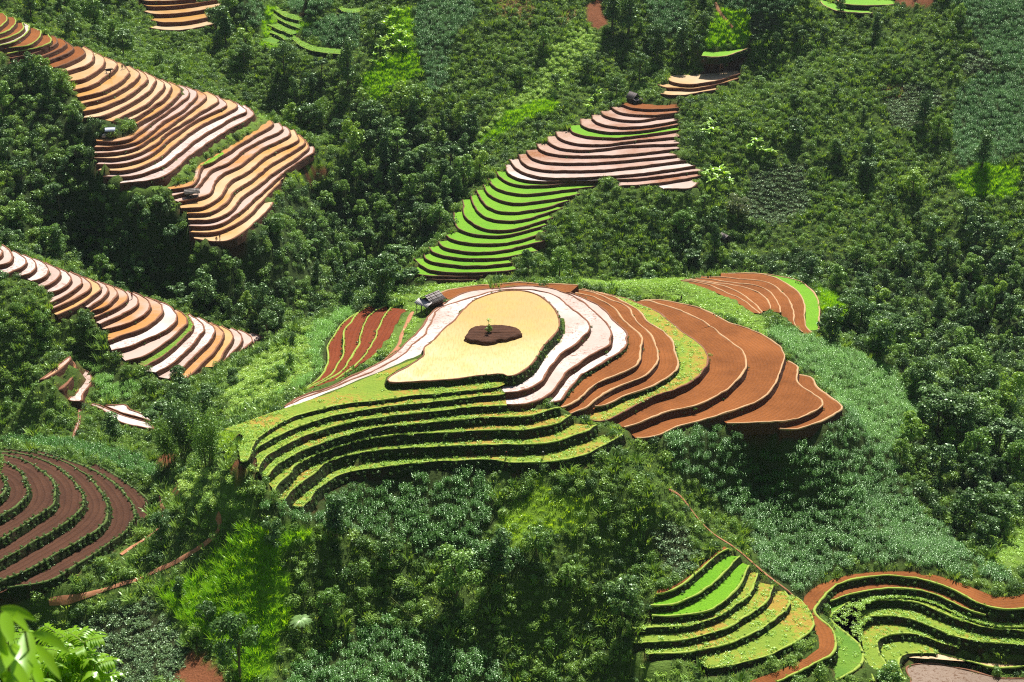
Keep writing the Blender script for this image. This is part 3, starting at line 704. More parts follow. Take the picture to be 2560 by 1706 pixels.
def island():
    c = ic.mean(0); P = ic-c; nr = normals(P, True)
    if np.sum(nr*P) < 0: nr = -nr
    s = arclen(ic); rows = []; r = np.random.default_rng(5)
    for f, off, z in ((.0,.6,-.3),(.1,.42,.15),(.2,.34,.42),(.3,.15,.62),(.4,-.05,.72),(.5,-.5,.70)):
        j = r.normal(0,.10,len(P)); jz = r.normal(0,.05,len(P)); j[-1] = j[0]; jz[-1] = jz[0]
        rows.append(np.c_[P+nr*(off+j)[:,None], z+jz])
    for k in (.75,.5,.25,.02):
        q = (P-nr*.5)*k; rz = .70+.10*np.sin(q[:,1]*7.5+.6*np.sin(q[:,0]*.8))+r.normal(0,.025,len(P)); rz[-1] = rz[0]
        rows.append(np.c_[q, rz])
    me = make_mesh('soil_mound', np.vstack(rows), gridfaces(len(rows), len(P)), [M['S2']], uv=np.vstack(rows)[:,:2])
    o = obj('soil_island', me, loc=(c[0], c[1], .0)); tag(o, 'ploughed brown soil island standing in the golden hilltop pond', 'island'); return c
ISC = island()

# ------------------------------------------------------------------ camera, sun, sky
cam = bpy.data.cameras.new('camera'); co = bpy.data.objects.new('camera', cam); COL.objects.link(co)
co.location = (0,0,CAMZ); co.rotation_euler = (math.pi/2-PITCH,0,0); cam.lens = 50; cam.sensor_width = 36; cam.clip_start = .2; cam.clip_end = 5000
cam.dof.use_dof = True; cam.dof.focus_distance = 270; cam.dof.aperture_fstop = 5.6
scene.camera = co
SUN_EL, SUN_AZ = math.radians(55), math.radians(14)
sv = Vector((math.cos(SUN_EL)*math.sin(SUN_AZ), math.cos(SUN_EL)*math.cos(SUN_AZ), math.sin(SUN_EL)))
sl = bpy.data.lights.new('sun', 'SUN'); so = bpy.data.objects.new('sun', sl); COL.objects.link(so)
so.rotation_euler = sv.to_track_quat('Z','Y').to_euler(); so.location = (0,300,400)
sl.energy = 5.0; sl.angle = math.radians(.5); sl.color = (1,.95,.86)
wd = bpy.data.worlds.new('World'); scene.world = wd; wd.use_nodes = True
wt = wd.node_tree; sky = wt.nodes.new('ShaderNodeTexSky'); sky.sky_type = 'NISHITA'; sky.sun_disc = False
sky.sun_elevation = SUN_EL; sky.sun_rotation = SUN_AZ; sky.dust_density = 3.0; sky.altitude = 900
bg = wt.nodes['Background']; bg.inputs[1].default_value = .05; wt.links.new(sky.outputs[0], bg.inputs[0])
vs = scene.view_settings; vs.view_transform = 'Standard'; vs.look = 'None'; vs.exposure = .6; vs.gamma = 1; vs.use_curve_mapping = False
scene.cycles.use_denoising = False; scene.cycles.filter_width = 1.15; scene.cycles.max_bounces = 6; scene.cycles.diffuse_bounces = 2; scene.cycles.glossy_bounces = 2; scene.cycles.transmission_bounces = 3; scene.cycles.transparent_max_bounces = 4
scene.cycles.caustics_reflective = False; scene.cycles.caustics_refractive = False

# ------------------------------------------------------------------ what covers the ground: outlines of fields and woods
REG = []   # later entries win
def reg(kind, *polys):
    for p in polys: REG.append((kind, pl(p)))
NEARSCRUB = 1
reg('forest',
 'A 0,395 350,430 500,700 840,690 850,800 560,900 600,1060 720,1140 1000,1200 1150,1350 1200,1480 1300,1500 1500,1480 1700,1250 1720,1100 1800,1130 2156,1100 2156,1568 0,1568',
 'D 0,0 1150,0 1200,110 1400,110 1560,0 2156,0 2156,490 1850,590 1620,700 1400,590 800,390 400,260 0,130',
 'B 0,60 130,100 150,650 600,640 900,720 850,880 1000,1000 780,1200 700,1400 430,1568 0,1568',
 'F 900,560 1000,680 1330,880 1500,1040 1580,1200 1350,1400 1430,1568 2156,1568 2156,0 0,0 0,290 500,290 780,340 900,480',
 'I 1440,-20 2200,-20 2200,560 2050,640 1900,780 1700,650 1460,400',
 'E 0,100 430,330 640,350 500,420 300,480 100,560 0,560')
reg('wood', 'A 0,-100 850,-100 900,180 1330,190 1350,60 1440,60 1450,250 1350,450 1350,560 1000,480 480,280 0,80',
 'A 1400,250 1560,300 1800,400 2156,420 2156,1100 1930,930 1850,800 1650,710 1500,620 1350,560',
 'B 1640,60 1830,100 1900,200 2156,260 2156,600 1900,560 1780,540 1640,620 1600,300',
 'C 50,600 450,600 850,800 850,980 480,1060 430,1300 240,1050 50,930',
 'C 850,1000 1000,900 1280,900 1480,960 1700,1000 1760,1250 2156,1250 2156,1568 0,1568 300,1400 600,1380 830,1300',
 'B 0,60 60,100 150,300 150,650 600,640 900,720 850,800 560,760 300,760 0,500',
 'H -60,740 250,720 480,850 480,1000 320,1110 0,1240 -200,1200 -350,700 -200,640',
 'H 500,890 900,930 1250,860 1500,960 1900,1010 1990,1100 1800,1300 1900,1568 1060,1568 1000,1420 560,1250',
 'D 0,330 180,370 290,540 500,520 640,640 680,800 900,900 980,980 860,980 560,830 400,730 330,850 240,950 0,950',
 'D 850,980 1050,960 1380,980 1420,1200 1340,1480 1050,1480 950,1300')
reg('scrub',
 'E 1240,200 1450,150 1700,170 2156,180 2156,330 1100,340 1130,260', 'D 0,950 240,960 340,1030 420,1090 450,1300 0,1290',
 'A 480,0 900,60 1300,300 1340,460 900,430', 'G 500,800 900,560 1330,560 1370,640 1150,800 700,980 300,1070 280,1000')
reg('pale scrub', 'D 1400,990 1500,900 1900,630 2156,520 2156,560 2010,640 1890,720 1950,880 1820,1010 1460,1170 1390,1200', 'G 1100,330 1250,280 1480,400 1560,560 1500,640 1340,540 1100,440',
 'B 850,880 1060,690 1340,600 1640,250 1560,190 1400,200 1300,330 1250,480 1000,680')
reg('maize',
 'F 470,600 700,650 870,690 1030,760 1330,890 1500,1040 1575,1170 1500,1300 1360,1380 1200,1330 1050,1130 880,980 870,920 780,910 700,790 620,720',
 'F 1065,1120 1210,1320 1360,1370 I 1440,400 1560,560 1700,640 1830,830 1830,930 1700,900 1400,840 1150,840 950,900 880,970 800,1070 640,980 480,770 500,640 330,520 150,370 0,230 -60,100 -80,20 F 0,1275 300,1250 650,1280 900,1240',
 'H -60,480 60,380 250,290 800,240 900,290 950,420 960,600 850,720 1000,740 1190,780 1180,900 700,870 450,760 200,700 60,680 -100,640',
 'G 1550,390 1700,475 1850,505 1980,420 2156,330 2156,640 1900,600 1600,520',
 'H -320,1568 -200,1420 0,1330 150,1200 330,1170 420,1240 560,1280 750,1350 1000,1420 1060,1568 1060,1620 -320,1620',
 'G -20,50 300,70 600,120 850,190 980,260 1000,335 880,310 780,270 650,225 400,150 0,118',
 'D 430,780 560,850 700,930 870,990 830,1060 640,1100 600,1040 575,950 520,880',
 'D 2156,510 2050,560 1900,630 1870,720 1920,880 1780,1010 1690,1060 1870,1010 1970,930 2000,850 2010,750 2156,570',
 'B 470,80 560,-40 800,-40 880,90 740,200 700,300 690,480 620,570 560,560 540,440 480,250',
 'C 1690,0 1760,-60 2200,-60 2200,425 2000,425 1880,280', 'C 1740,560 1900,455 2200,445 2200,900 1960,1030 1760,1030 1700,850',
 'A 1440,50 1560,-40 1620,60 1600,180 1520,170', 'A 1700,-60 2080,-60 2080,0 1890,130 1800,80', 'A 2000,100 2156,60 B 150,100 150,300 50,310 A 2000,290 1850,210',
 'B 1830,-60 2160,-60 2156,260 1960,200', 'C 330,-60 760,-60 780,40 640,95 480,90 330,60', 'G 150,1095 0,1110 0,1040 240,1030', 'I 1850,800 1950,830 2080,900 2100,960 1960,970 1860,900')
reg('low crop', 'C 470,1060 820,1000 830,1300 650,1380 430,1350 470,1200', 'C 1280,520 1600,520 1680,620 1550,720 1480,800 1340,790 1290,640', 'C 480,95 640,100 650,180 480,240', 'C 1800,300 1890,300 2000,440 1850,470 1780,440',
 'G 450,1180 900,1060 950,1100 1160,1330 1100,1568 500,1568 500,1300', 'H 1900,660 2030,590 2156,650 I 100,700 160,800 20,950 -60,830')
reg('bean', 'E 480,400 700,350 1100,335 1500,335 2156,330 2156,470 1900,460 1700,400 1400,365 1100,355 900,380 700,402 640,440', 'F -20,338 200,375 400,450 560,560 600,690 690,770 560,680 480,640 300,560 0,470',
 'E 350,440 640,430 560,620 430,720 250,840 40,935 240,790 350,640 430,530', 'I 1880,830 2000,760 2156,600 2200,600 2200,860 2080,880', 'H 1800,1310 1900,1380 2156,1470 I 120,1500 220,1568 I 0,1620 H 1900,1620')
reg('tall grass', 'G 950,1020 1200,880 1480,640 1640,590 1900,660 1700,760 1760,960 1790,1120 1720,1250 1700,1500 1500,1620 1400,1430 1150,1230',
 'B 860,880 1060,680 1340,600 1360,680 1150,740 1020,830 900,900', 'B 150,480 330,330 480,330 530,440 380,560 180,640', 'B 330,60 460,60 480,330 300,250', 'C 190,280 280,60 330,60 470,90 470,290', 'F 880,390 1000,420 1110,520 1050,600 930,560',
 'C 1690,1080 1900,1000 2150,1040 2100,1220 1800,1200','A 1620,60 1690,50 1900,160 1800,220 1680,310 1600,280')
reg('bean', 'A 1560,700 1640,722 1620,770 1440,835 1310,905 1200,995 1100,1085 1050,1145 1020,1155 880,1185 745,1190 735,1130 890,1120 1010,1085 1090,1030 1190,945 1310,860 1430,785')
reg('low lime', 'H 960,600 1180,420 1230,310 1330,400 1570,460 1560,560 1400,640 1100,730', 'A 1760,1090 1940,970 2000,1000 1940,1060 1840,1060 1890,1120', 'G 1340,20 1490,30 1480,150 1400,200 1340,140')
reg('dirt', 'B 1540,30 1620,-20 1660,150 1560,190', 'G 1100,1520 1200,1350 1420,1600 1100,1640', 'A 1860,1075 1960,1010 2030,1040 1920,1115', 'G 960,190 1060,150 1060,240 1000,240','G 1060,330 1100,340 1100,400 1070,390','C 1370,-30 1620,-30 1590,40 1380,30',
 'G 1410,190 1480,210 1490,260 1440,240')
reg('dry', 'B 940,90 1020,-40 1180,-40 1220,60 1200,170 1100,110', 'B 1350,120 1400,60 1480,60 1470,100 1380,160','C 1290,520 1400,520 1420,600 1300,600')
COVER = {'forest':(.05,.08,.022),'wood':(.08,.13,.03),'scrub':(.09,.15,.03),'pale scrub':(.14,.24,.05),'maize':(.06,.09,.025),'low crop':(.06,.075,.03),'bean':(.16,.26,.05),'tall grass':(.15,.31,.02),'low lime':(.2,.34,.03),'dirt':(.28,.105,.05),'dry':(.24,.15,.06)}
KINDS = list(COVER)
def cover_of(P3):
    px, dep = project(P3)
    k = np.full(len(px), KINDS.index('scrub'))
    for kind, poly in REG: k[inpoly(px, poly)] = KINDS.index(kind)
    return k, px
GP = np.c_[G, GZ]
gk, gpx = cover_of(GP)
gvis = visible(GP, 1.5, 50)
gk[~gvis] = np.where(gk[~gvis] == KINDS.index('forest'), gk[~gvis], KINDS.index('scrub'))
cov = np.array([COVER[k] for k in KINDS])[gk]
cov[infoot] = (.10,.05,.025)
gm = make_mesh('hillside', GP, gridfaces(len(gy), len(gx)), [M['ground']], smoothf=True)
ca = gm.color_attributes.new('cover', 'FLOAT_COLOR', 'POINT'); ca.data.foreach_set('color', np.c_[cov, np.ones(len(cov))].astype(np.float32).ravel())
tag(obj('terrain', gm), kind='structure')

# ------------------------------------------------------------------ leaves
def m_leaf(name, a, b, trans=.35, gloss=.12, rough=.45):
    gloss *= .36; rough = max(.3, rough-.08); a = tuple(x*1.18 for x in a); b = tuple(min(.8, x*1.18) for x in b)
    t = NT(name); R = t.n('ObjectInfo').outputs['Random']; I = t.n('NewGeometry').outputs['Random Per Island']
    f = t.math('ADD', t.math('MULTIPLY', R, .55), t.math('MULTIPLY', I, .45))
    c = t.mix(f, a, b)
    d = t.n('BsdfDiffuse'); t.set(d.inputs[0], c)
    tr = t.n('BsdfTranslucent'); t.set(tr.inputs[0], t.mix(1.0, c, (1.5,1.35,.55), 'MULTIPLY'))
    g = t.n('BsdfGlossy'); t.set(g.inputs[0], (.8,1,.75)); g.inputs['Roughness'].default_value = rough
    m1 = t.n('MixShader'); m1.inputs[0].default_value = trans; t.set(m1.inputs[1], d.outputs[0]); t.set(m1.inputs[2], tr.outputs[0])
    m2 = t.n('MixShader'); m2.inputs[0].default_value = gloss; t.set(m2.inputs[1], m1.outputs[0]); t.set(m2.inputs[2], g.outputs[0])
    t.set(t.out.inputs[0], m2.outputs[0]); return t.m
LF = {'dark': m_leaf('dark leaves', (.036,.092,.027), (.11,.21,.048), .22), 'mid': m_leaf('green leaves', (.09,.20,.032), (.20,.34,.06), .25),
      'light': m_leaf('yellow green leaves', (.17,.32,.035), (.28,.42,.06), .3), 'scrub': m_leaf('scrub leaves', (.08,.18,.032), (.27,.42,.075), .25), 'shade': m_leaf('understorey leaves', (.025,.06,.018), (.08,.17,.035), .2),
      'pale': m_leaf('pale scrub leaves', (.28,.48,.09), (.50,.66,.18), .3), 'maize': m_leaf('maize leaves', (.04,.14,.022), (.13,.31,.055), .25, .16, .3),
      'brightmaize': m_leaf('bright maize leaves', (.18,.40,.07), (.32,.55,.14), .35, .12, .3), 'litmaize': m_leaf('sun-brightened maize leaves', (.11,.28,.05), (.24,.45,.11), .3, .14, .3), 'farmaize': m_leaf('far maize leaves', (.08,.22,.07), (.18,.36,.12), .3, .14, .3),  # shoulder field's leaves carry the grazing sun as a lighter colour
      'grass': m_leaf('tall grass blades', (.16,.38,.010), (.32,.54,.02), .45, .08), 'bean': m_leaf('bean leaves', (.23,.42,.055), (.38,.56,.09), .3, .1),
      'crop': m_leaf('blue green crop leaves', (.08,.16,.065), (.18,.28,.11), .25, .15), 'grey': m_leaf('grey green leaves', (.14,.18,.10), (.24,.28,.16)),
      'banana': m_leaf('banana leaves', (.22,.42,.03), (.36,.55,.05), .4, .2), 'fern': m_leaf('fern fronds', (.2,.34,.12), (.32,.48,.17), .35, .15),
      'lime': m_leaf('lime leaves', (.27,.46,.02), (.42,.60,.03), .4, .1), 'weed': m_leaf('bank weeds', (.03,.075,.016), (.10,.19,.035), .25),
      'near': m_leaf('near bamboo leaves', (.16,.34,.010), (.24,.42,.016), .55, .12, .35)}
def quads(P, Nrm, T, ln, wd):
    """a rhombus leaf at every point"""
    B = np.cross(Nrm, T); B /= np.maximum(np.linalg.norm(B, axis=1), 1e-6)[:,None]; T = np.cross(B, Nrm)
    ln = np.broadcast_to(np.asarray(ln), (len(P),))[:,None]; wd = np.broadcast_to(np.asarray(wd), (len(P),))[:,None]
    V = np.stack([P-T*ln*.5, P+B*wd*.5, P+T*ln*.5, P-B*wd*.5], 1).reshape(-1,3)
    return V, np.arange(len(V)).reshape(-1,4)
def unit(v): return v/np.maximum(np.linalg.norm(v, axis=-1), 1e-9)[...,None]
def leaf_cloud(r, lobes, n, size, up=.5, jit=.8, shell=.55):
    """lobes: (centre, radii) list; leaves over the shells"""
    wts = np.array([b[0]*b[1]+b[1]*b[2]+b[0]*b[2] for a, b in lobes]); k = r.choice(len(lobes), n, p=wts/wts.sum())
    C = np.array([a for a, b in lobes])[k]; Rd = np.array([b for a, b in lobes])[k]
    d = unit(r.normal(size=(n,3))+np.array([0,0,.35])); rad = shell+(1-shell)*r.random(n)**.6
    P = C+d*Rd*rad[:,None]
    N = unit(d*.7+np.array([0,0,up])+r.normal(size=(n,3))*jit*.6); T = unit(r.normal(size=(n,3)))
    s = size*r.uniform(.6,1.35,n)
    return quads(P, N, T, s*1.3, s*.75)
def tube(path, rad, k=7):
    path = np.asarray(path, float); n = len(path); t = unit(np.gradient(path, axis=0)); ref = np.array([.3,.9,.1])
    u = unit(np.cross(t, ref)); v = np.cross(t, u); a = np.linspace(0, 2*np.pi, k, endpoint=False)
    V = (path[:,None]+np.asarray(rad)[:,None,None]*(np.cos(a)[None,:,None]*u[:,None]+np.sin(a)[None,:,None]*v[:,None])).reshape(-1,3)
    F = [[i*k+j, i*k+(j+1)%k, (i+1)*k+(j+1)%k, (i+1)*k+j] for i in range(n-1) for j in range(k)]
    return V, np.array(F)
def joinVF(parts):
    V, Fs, o = [], [], 0
    for v, f in parts: V.append(v); Fs.append(f+o); o += len(v)
    return np.vstack(V), np.vstack(Fs)
def mesh_of(name, parts, mat): 
    V, Fc = joinVF(parts); return make_mesh(name, V, Fc, [mat])
def blade(base, dirv, L, w, droop, segs=4, tip=.05):
    d = np.asarray(dirv, float); h = unit(np.array([d[0],d[1],0.0])); s = np.array([-h[1],h[0],0]); p = np.array(base, float); pts = []
    for i in range(segs+1):
        f = i/segs; ww = w*(np.sin(np.pi*min(.98, .12+f*.88))**.7 if f < 1 else tip)
        pts += [p-s*ww/2, p+s*ww/2]
        d = unit(d+np.array([0,0,-droop/segs])); p = p+d*L/segs
    V = np.array(pts); Fc = np.array([[2*i,2*i+1,2*i+3,2*i+2] for i in range(segs)]); return V, Fc
def shrub_mesh(seed, mat, n=420, leaf=.125, tall=1.0):
    r = np.random.default_rng(seed); lobes = [((r.uniform(-.45,.45), r.uniform(-.45,.45), r.uniform(.2,.75)*tall), (r.uniform(.35,.6),)*2+(r.uniform(.3,.55)*tall,)) for _ in range(6)]
    return mesh_of('shrub', [leaf_cloud(r, lobes, n, leaf, .5)], mat)
def tuft_mesh(seed, mat, n=46, h=1.0, w=.05, spread=.5, droop=.9):
    r = np.random.default_rng(seed); P = []
    for _ in range(n):
        a = r.uniform(0,6.28); rr = spread*math.sqrt(r.random()); lean = r.uniform(.1,.55)
        P.append(blade((rr*math.cos(a+1), rr*math.sin(a+1), 0), unit(np.array([math.cos(a)*lean, math.sin(a)*lean, 1])), h*r.uniform(.6,1.2), w*r.uniform(.8,1.4), droop*r.uniform(.5,1.4), 3))
    return mesh_of('tuft', P, mat)
def maize_mesh(seed, mat, n=12, side=1.9, h=1.75):
    r = np.random.default_rng(seed); P = []
    for i in range(n):
        bx, by = ((i%4)+.5)/4*side-side/2+r.uniform(-.15,.15), ((i//4)+.5)/3*side-side/2+r.uniform(-.2,.2); H = h*r.uniform(.8,1.15); a0 = r.uniform(0,6.28)
        P.append(tube([(bx,by,0),(bx,by,H*.85)], [.03,.015], 4))
        for k in range(9):
            a = a0+k*math.pi+r.normal(0,.45); z = H*(.18+.075*k)
            P.append(blade((bx,by,z), unit(np.array([math.cos(a)*.75, math.sin(a)*.75, .85])), r.uniform(.42,.68), r.uniform(.06,.10), r.uniform(1.4,2.4), 3))
    return mesh_of('maize_plants', P, mat)
def bean_mesh(seed, mat, n=90, side=1.6, h=.4, leaf=.17):
    r = np.random.default_rng(seed); P = np.c_[r.uniform(-side/2,side/2,n), r.uniform(-side/2,side/2,n), h*r.uniform(.15,1,n)]
    N = unit(np.array([0,0,1.])+r.normal(size=(n,3))*.45); s = leaf*r.uniform(.6,1.3,n)
    return mesh_of('low_leaves', [quads(P, N, unit(r.normal(size=(n,3))), s*1.2, s)], mat)
def crown_parts(seed, kind, n):
    r = np.random.default_rng(seed); lobes = []
    if kind == 'broad':
        for i in range(22):
            a = r.uniform(0,6.28); q = r.random(); rr = .29*math.sqrt(r.random()); z = .24+.64*q
            rr *= 1.15-.85*abs(q-.4); lobes.append(((rr*math.cos(a), rr*math.sin(a), z), (r.uniform(.07,.15),)*2+(r.uniform(.06,.12),)))
        return lobes, leaf_cloud(r, lobes, n, .036, .5)
    if kind == 'spread':
        for i in range(14):
            a = r.uniform(0,6.28); rr = .36*math.sqrt(r.random()); z = .72-.5*rr**1.5+r.uniform(-.12,.1)
            lobes.append(((rr*math.cos(a), rr*math.sin(a), z), (r.uniform(.10,.16),)*2+(r.uniform(.06,.09),)))
        return lobes, leaf_cloud(r, lobes, n, .045, .8)
    for i in range(13):
        z = .25+.7*i/12; a = r.uniform(0,6.28); rr = .09*r.random(); s = .15*(1.1-abs(z-.5)**1.3)
        lobes.append(((rr*math.cos(a), rr*math.sin(a), z), (s*r.uniform(.7,1.1),)*2+(r.uniform(.06,.10),)))
    return lobes, leaf_cloud(r, lobes, n, .034, .4)
TREEV = {}
def tree_variant(key, seed, kind, tone, n):
    r = np.random.default_rng(seed+50); lobes, cl = crown_parts(seed, kind, n)
    crown = make_mesh('crown', cl[0], cl[1], [LF[tone]])
    P = [tube([(0,0,-.06),(.01,0,.2),(r.uniform(-.03,.03),r.uniform(-.03,.03),.5),(0,0,.78)], [.024,.019,.013,.005])]
    for i in r.choice(len(lobes), 6, replace=False):
        c = np.array(lobes[i][0]); z0 = .22+.3*r.random(); P.append(tube([(0,0,z0), (c[0]*.5,c[1]*.5,z0+(c[2]-z0)*.6), tuple(c)], [.010,.007,.003], 5))
    TREEV[key] = (crown, mesh_of('trunk', P, M['trunk']), tone, kind)
for i in range(4): tree_variant(('b',i), 10+i, 'broad', 'dark', 2600)
for i in range(3): tree_variant(('b',4+i), 20+i, 'broad', 'mid', 2600)
tree_variant(('b',7), 31, 'broad', 'light', 2400)
for i in range(2): tree_variant(('s',i), 40+i, 'spread', 'mid' if i else 'dark', 1900)
for i in range(2): tree_variant(('t',i), 60+i, 'tall', 'dark', 1900)
for i in range(1): tree_variant(('g',i), 70+i, 'broad', 'grey', 2600)

# ------------------------------------------------------------------ what stands where
IDX = lambda P: (np.clip(np.round((P[:,1]-gy[0])/CELL).astype(int),0,len(gy)-1), np.clip(np.round((P[:,0]-gx[0])/CELL).astype(int),0,len(gx)-1))
FG, DG, CG, VG = infoot.reshape(GX.shape), dl.reshape(GX.shape), gk.reshape(GX.shape), gvis.reshape(GX.shape)
MW, MH = 640, 427
mp = np.stack(np.meshgrid((np.arange(MW)+.5)*4, (np.arange(MH)+.5)*4), -1).reshape(-1,2)
tmask = np.zeros(MW*MH, bool)
for poly, z in TREADS:
    q, dp = project(np.c_[poly, np.full(len(poly), z)]); tmask |= inpoly(mp, q)
tmask = tmask.reshape(MH,MW)
def hides(P, h):
    """would something h tall standing at P cover a terrace behind it"""
    out = np.zeros(len(P), bool)
    for f in (.6,.95):
        px, dp = project(P+np.c_[np.zeros((len(P),2)), f*h]); j = (px/4).astype(int); ok = (j[:,0]>=0)&(j[:,0]<MW)&(j[:,1]>=0)&(j[:,1]<MH)
        o = np.zeros(len(P), bool); o[ok] = tmask[j[ok,1], j[ok,0]]; out |= o
    return out
def scatter_points(step, seed, kinds, clear=.8, ymax=600):
    r = np.random.default_rng(seed); xs = np.arange(-235,235,step); ys = np.arange(140,ymax,step)
    P = np.stack(np.meshgrid(xs,ys),-1).reshape(-1,2)+r.uniform(-.5,.5,(len(xs)*len(ys),2))*step
    jj, ii = IDX(P); k = CG[jj,ii]; ok = np.isin(k, [KINDS.index(q) for q in kinds])&~FG[jj,ii]&(DG[jj,ii] > clear)
    P = P[ok]; k = k[ok]; P3 = np.c_[P, hz(P)]; px, dep = project(P3)
    ok = (px[:,0]>-160)&(px[:,0]<2720)&(px[:,1]>-110)&(px[:,1]<1900)
    return P3[ok], k[ok], px[ok]
def gn_scatter(name, P, rot, scl, var, protos, tilt=None):
    """one object carrying copies of the plants on its points"""
    me = bpy.data.meshes.new(name); me.vertices.add(len(P)); me.vertices.foreach_set('co', np.asarray(P, np.float32).ravel())
    for nm, typ, dat in (('rotz','FLOAT',rot),('scl','FLOAT',scl),('var','INT',var)):
        a = me.attributes.new(nm, typ, 'POINT'); a.data.foreach_set('value', np.asarray(dat, np.float32 if typ=='FLOAT' else np.int32))
    me.update(); o = obj(name, me)
    g = bpy.data.node_groups.new(name, 'GeometryNodeTree'); g.interface.new_socket('Geometry', in_out='INPUT', socket_type='NodeSocketGeometry'); g.interface.new_socket('Geometry', in_out='OUTPUT', socket_type='NodeSocketGeometry')
    N = g.nodes; Lk = g.links.new; gi = N.new('NodeGroupInput'); go = N.new('NodeGroupOutput'); ip = N.new('GeometryNodeInstanceOnPoints'); g2 = N.new('GeometryNodeGeometryToInstance')
    for pm in reversed(protos):
        po = bpy.data.objects.new('plant pattern', pm); oi = N.new('GeometryNodeObjectInfo'); oi.inputs[0].default_value = po; Lk(oi.outputs['Geometry'], g2.inputs[0])
    def at(nm, typ):
        nd = N.new('GeometryNodeInputNamedAttribute'); nd.data_type = typ; nd.inputs[0].default_value = nm; return nd.outputs[0]
    Lk(gi.outputs[0], ip.inputs['Points']); Lk(g2.outputs[0], ip.inputs['Instance']); ip.inputs['Pick Instance'].default_value = True
    Lk(at('var','INT'), ip.inputs['Instance Index']); cx = N.new('ShaderNodeCombineXYZ'); Lk(at('rotz','FLOAT'), cx.inputs[2]); Lk(cx.outputs[0], ip.inputs['Rotation'])
    Lk(at('scl','FLOAT'), ip.inputs['Scale']); Lk(ip.outputs[0], go.inputs[0])
    md = o.modifiers.new('plants', 'NODES'); md.node_group = g
    return o
def scatter(name, P, smin, smax, protos, seed, label, cat, filt=True, sink=.05, group=None):
    r = np.random.default_rng(seed); n = len(P)
    s = smin+(smax-smin)*r.random(n)**1.6
    if filt:
        for q in (.55, .5):
            k = hides(P, s*1.0); s = np.where(k, s*q, s)
        k = ~hides(P, s*.8); P, s = P[k], s[k]; n = len(P)
    if n == 0: return None
    P = P-np.c_[np.zeros((n,2)), s*sink]
    o = gn_scatter(name, P, r.uniform(0,6.28,n), s, r.integers(0,len(protos),n), protos)
    tag(o, label, cat, group, 'stuff'); return o
NSTUFF = {}
# paths keep clear of plants
PATHS = [('narrow red earth path winding below the brown knoll','G 300,1080 430,1066 560,1030 700,988 800,955 900,918 1000,878 1080,838 1150,795 1220,750 1280,715 1340,670 1372,625 1365,590 1330,552',.75),
 ('red footpath down the edge between scrub and maize','I -20,400 60,430 100,500 180,590 270,680 330,712 400,760 440,790 500,850 570,910 640,965 700,1010 780,1080',.4),
 ('pale footpath on the far green slope','C 265,20 285,70 310,110 345,145 372,175',.9),
 ('thin yellow footpath beside the main hut','E 470,545 440,600 410,660 395,710 385,760 350,800 300,840',.7),
 ('faint earth path between the knoll and the scrub','G 985,430 995,500 1005,570 985,625 900,680 820,730 740,790',.7)]
pathpts = []
PATHC = []
for lab, sp_, wd_ in PATHS:
    c = np.array([hit(p)[:2] for p in pl(sp_)]); c = smooth(spline(c, step=1.0), 4); PATHC.append(c); pathpts.append(c)
pathpts = np.vstack(pathpts)
def offpath(P, d=1.0): return dist_to(P[:,:2], pathpts, 3.0) > d

# undergrowth
KI = KINDS.index
shr = [shrub_mesh(100+i, LF['scrub']) for i in range(4)]+[shrub_mesh(110, LF['mid'], tall=1.4), shrub_mesh(111, LF['weed']), tuft_mesh(112, LF['scrub'], 40, 1.3, .12, .6), tuft_mesh(113, LF['scrub'], 40, 1.1, .14, .7), shrub_mesh(114, LF['shade'])]
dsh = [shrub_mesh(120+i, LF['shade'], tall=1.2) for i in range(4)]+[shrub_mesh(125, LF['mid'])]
psh = [shrub_mesh(130+i, LF['pale'], n=300, leaf=.15) for i in range(3)]
P, k, px = scatter_points(1.3, 11, ['scrub','dry','wood'], .5); P = P[offpath(P)]
big = vnoise(P[:,:2], .09, 77)
sel = np.random.default_rng(3).random(len(P)) < .9+.7*big
scatter('scrub', P[sel], .5, 1.8, shr, 12, 'green scrub and brush covering the open hillsides', 'scrub')
gt = [tuft_mesh(290, LF['scrub'], 16, .9, .13, .7), tuft_mesh(291, LF['weed'], 16, .8, .12, .7), tuft_mesh(292, LF['pale'], 14, .8, .12, .7)]
P, k, px = scatter_points(1.0, 19, ['scrub','wood','dry','pale scrub'], .35); P = P[offpath(P, .4)]
scatter('ground_cover', P, .4, 1.0, gt, 20, 'low weeds and grass between the bushes of the open hillsides', 'ground cover')
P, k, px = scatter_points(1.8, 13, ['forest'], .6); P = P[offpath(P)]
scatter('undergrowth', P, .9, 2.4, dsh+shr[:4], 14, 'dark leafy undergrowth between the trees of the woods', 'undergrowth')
P, k, px = scatter_points(1.35, 15, ['pale scrub']); P = P[offpath(P)]
scatter('pale_scrub', P, .6, 1.5, psh, 16, 'pale green brush on the sunlit slopes', 'scrub')
# maize, field by field
mz = [maize_mesh(200+i, LF['maize']) for i in range(4)]; mzf = [maize_mesh(205+i, LF['farmaize']) for i in range(3)]; mzr = [maize_mesh(215+i, LF['litmaize']) for i in range(3)]; mzb = [maize_mesh(210+i, LF['brightmaize']) for i in range(3)]
MAIZE_LAB = ['bright maize field on the right shoulder of the pond hill','big dark maize field below the brown terraces of the pond hill','maize field on the slope below the lime terraces, left part','maize on the slope at the foot of the lime terraces','dark maize field at the bottom edge of the photograph',
 'strip of maize above the brown knoll','small maize field right of the long pale pool','narrow maize strip left of the red field','far blue green maize field left of the bare patches','far maize field in the upper right corner','maize field at the right edge below the upper right corner',
 'small far maize patch right of the top terraces','far maize field at the top beside the grassy steps','rounded far maize hill with grassy steps below','far maize field behind the slender trees','pale far maize field at the top right of centre','little dark maize patch by the red path in the lower left','small maize plot by the road in the lower right']
P, k, px = scatter_points(1.25, 21, ['maize']); cl = offpath(P); P, px = P[cl], px[cl]
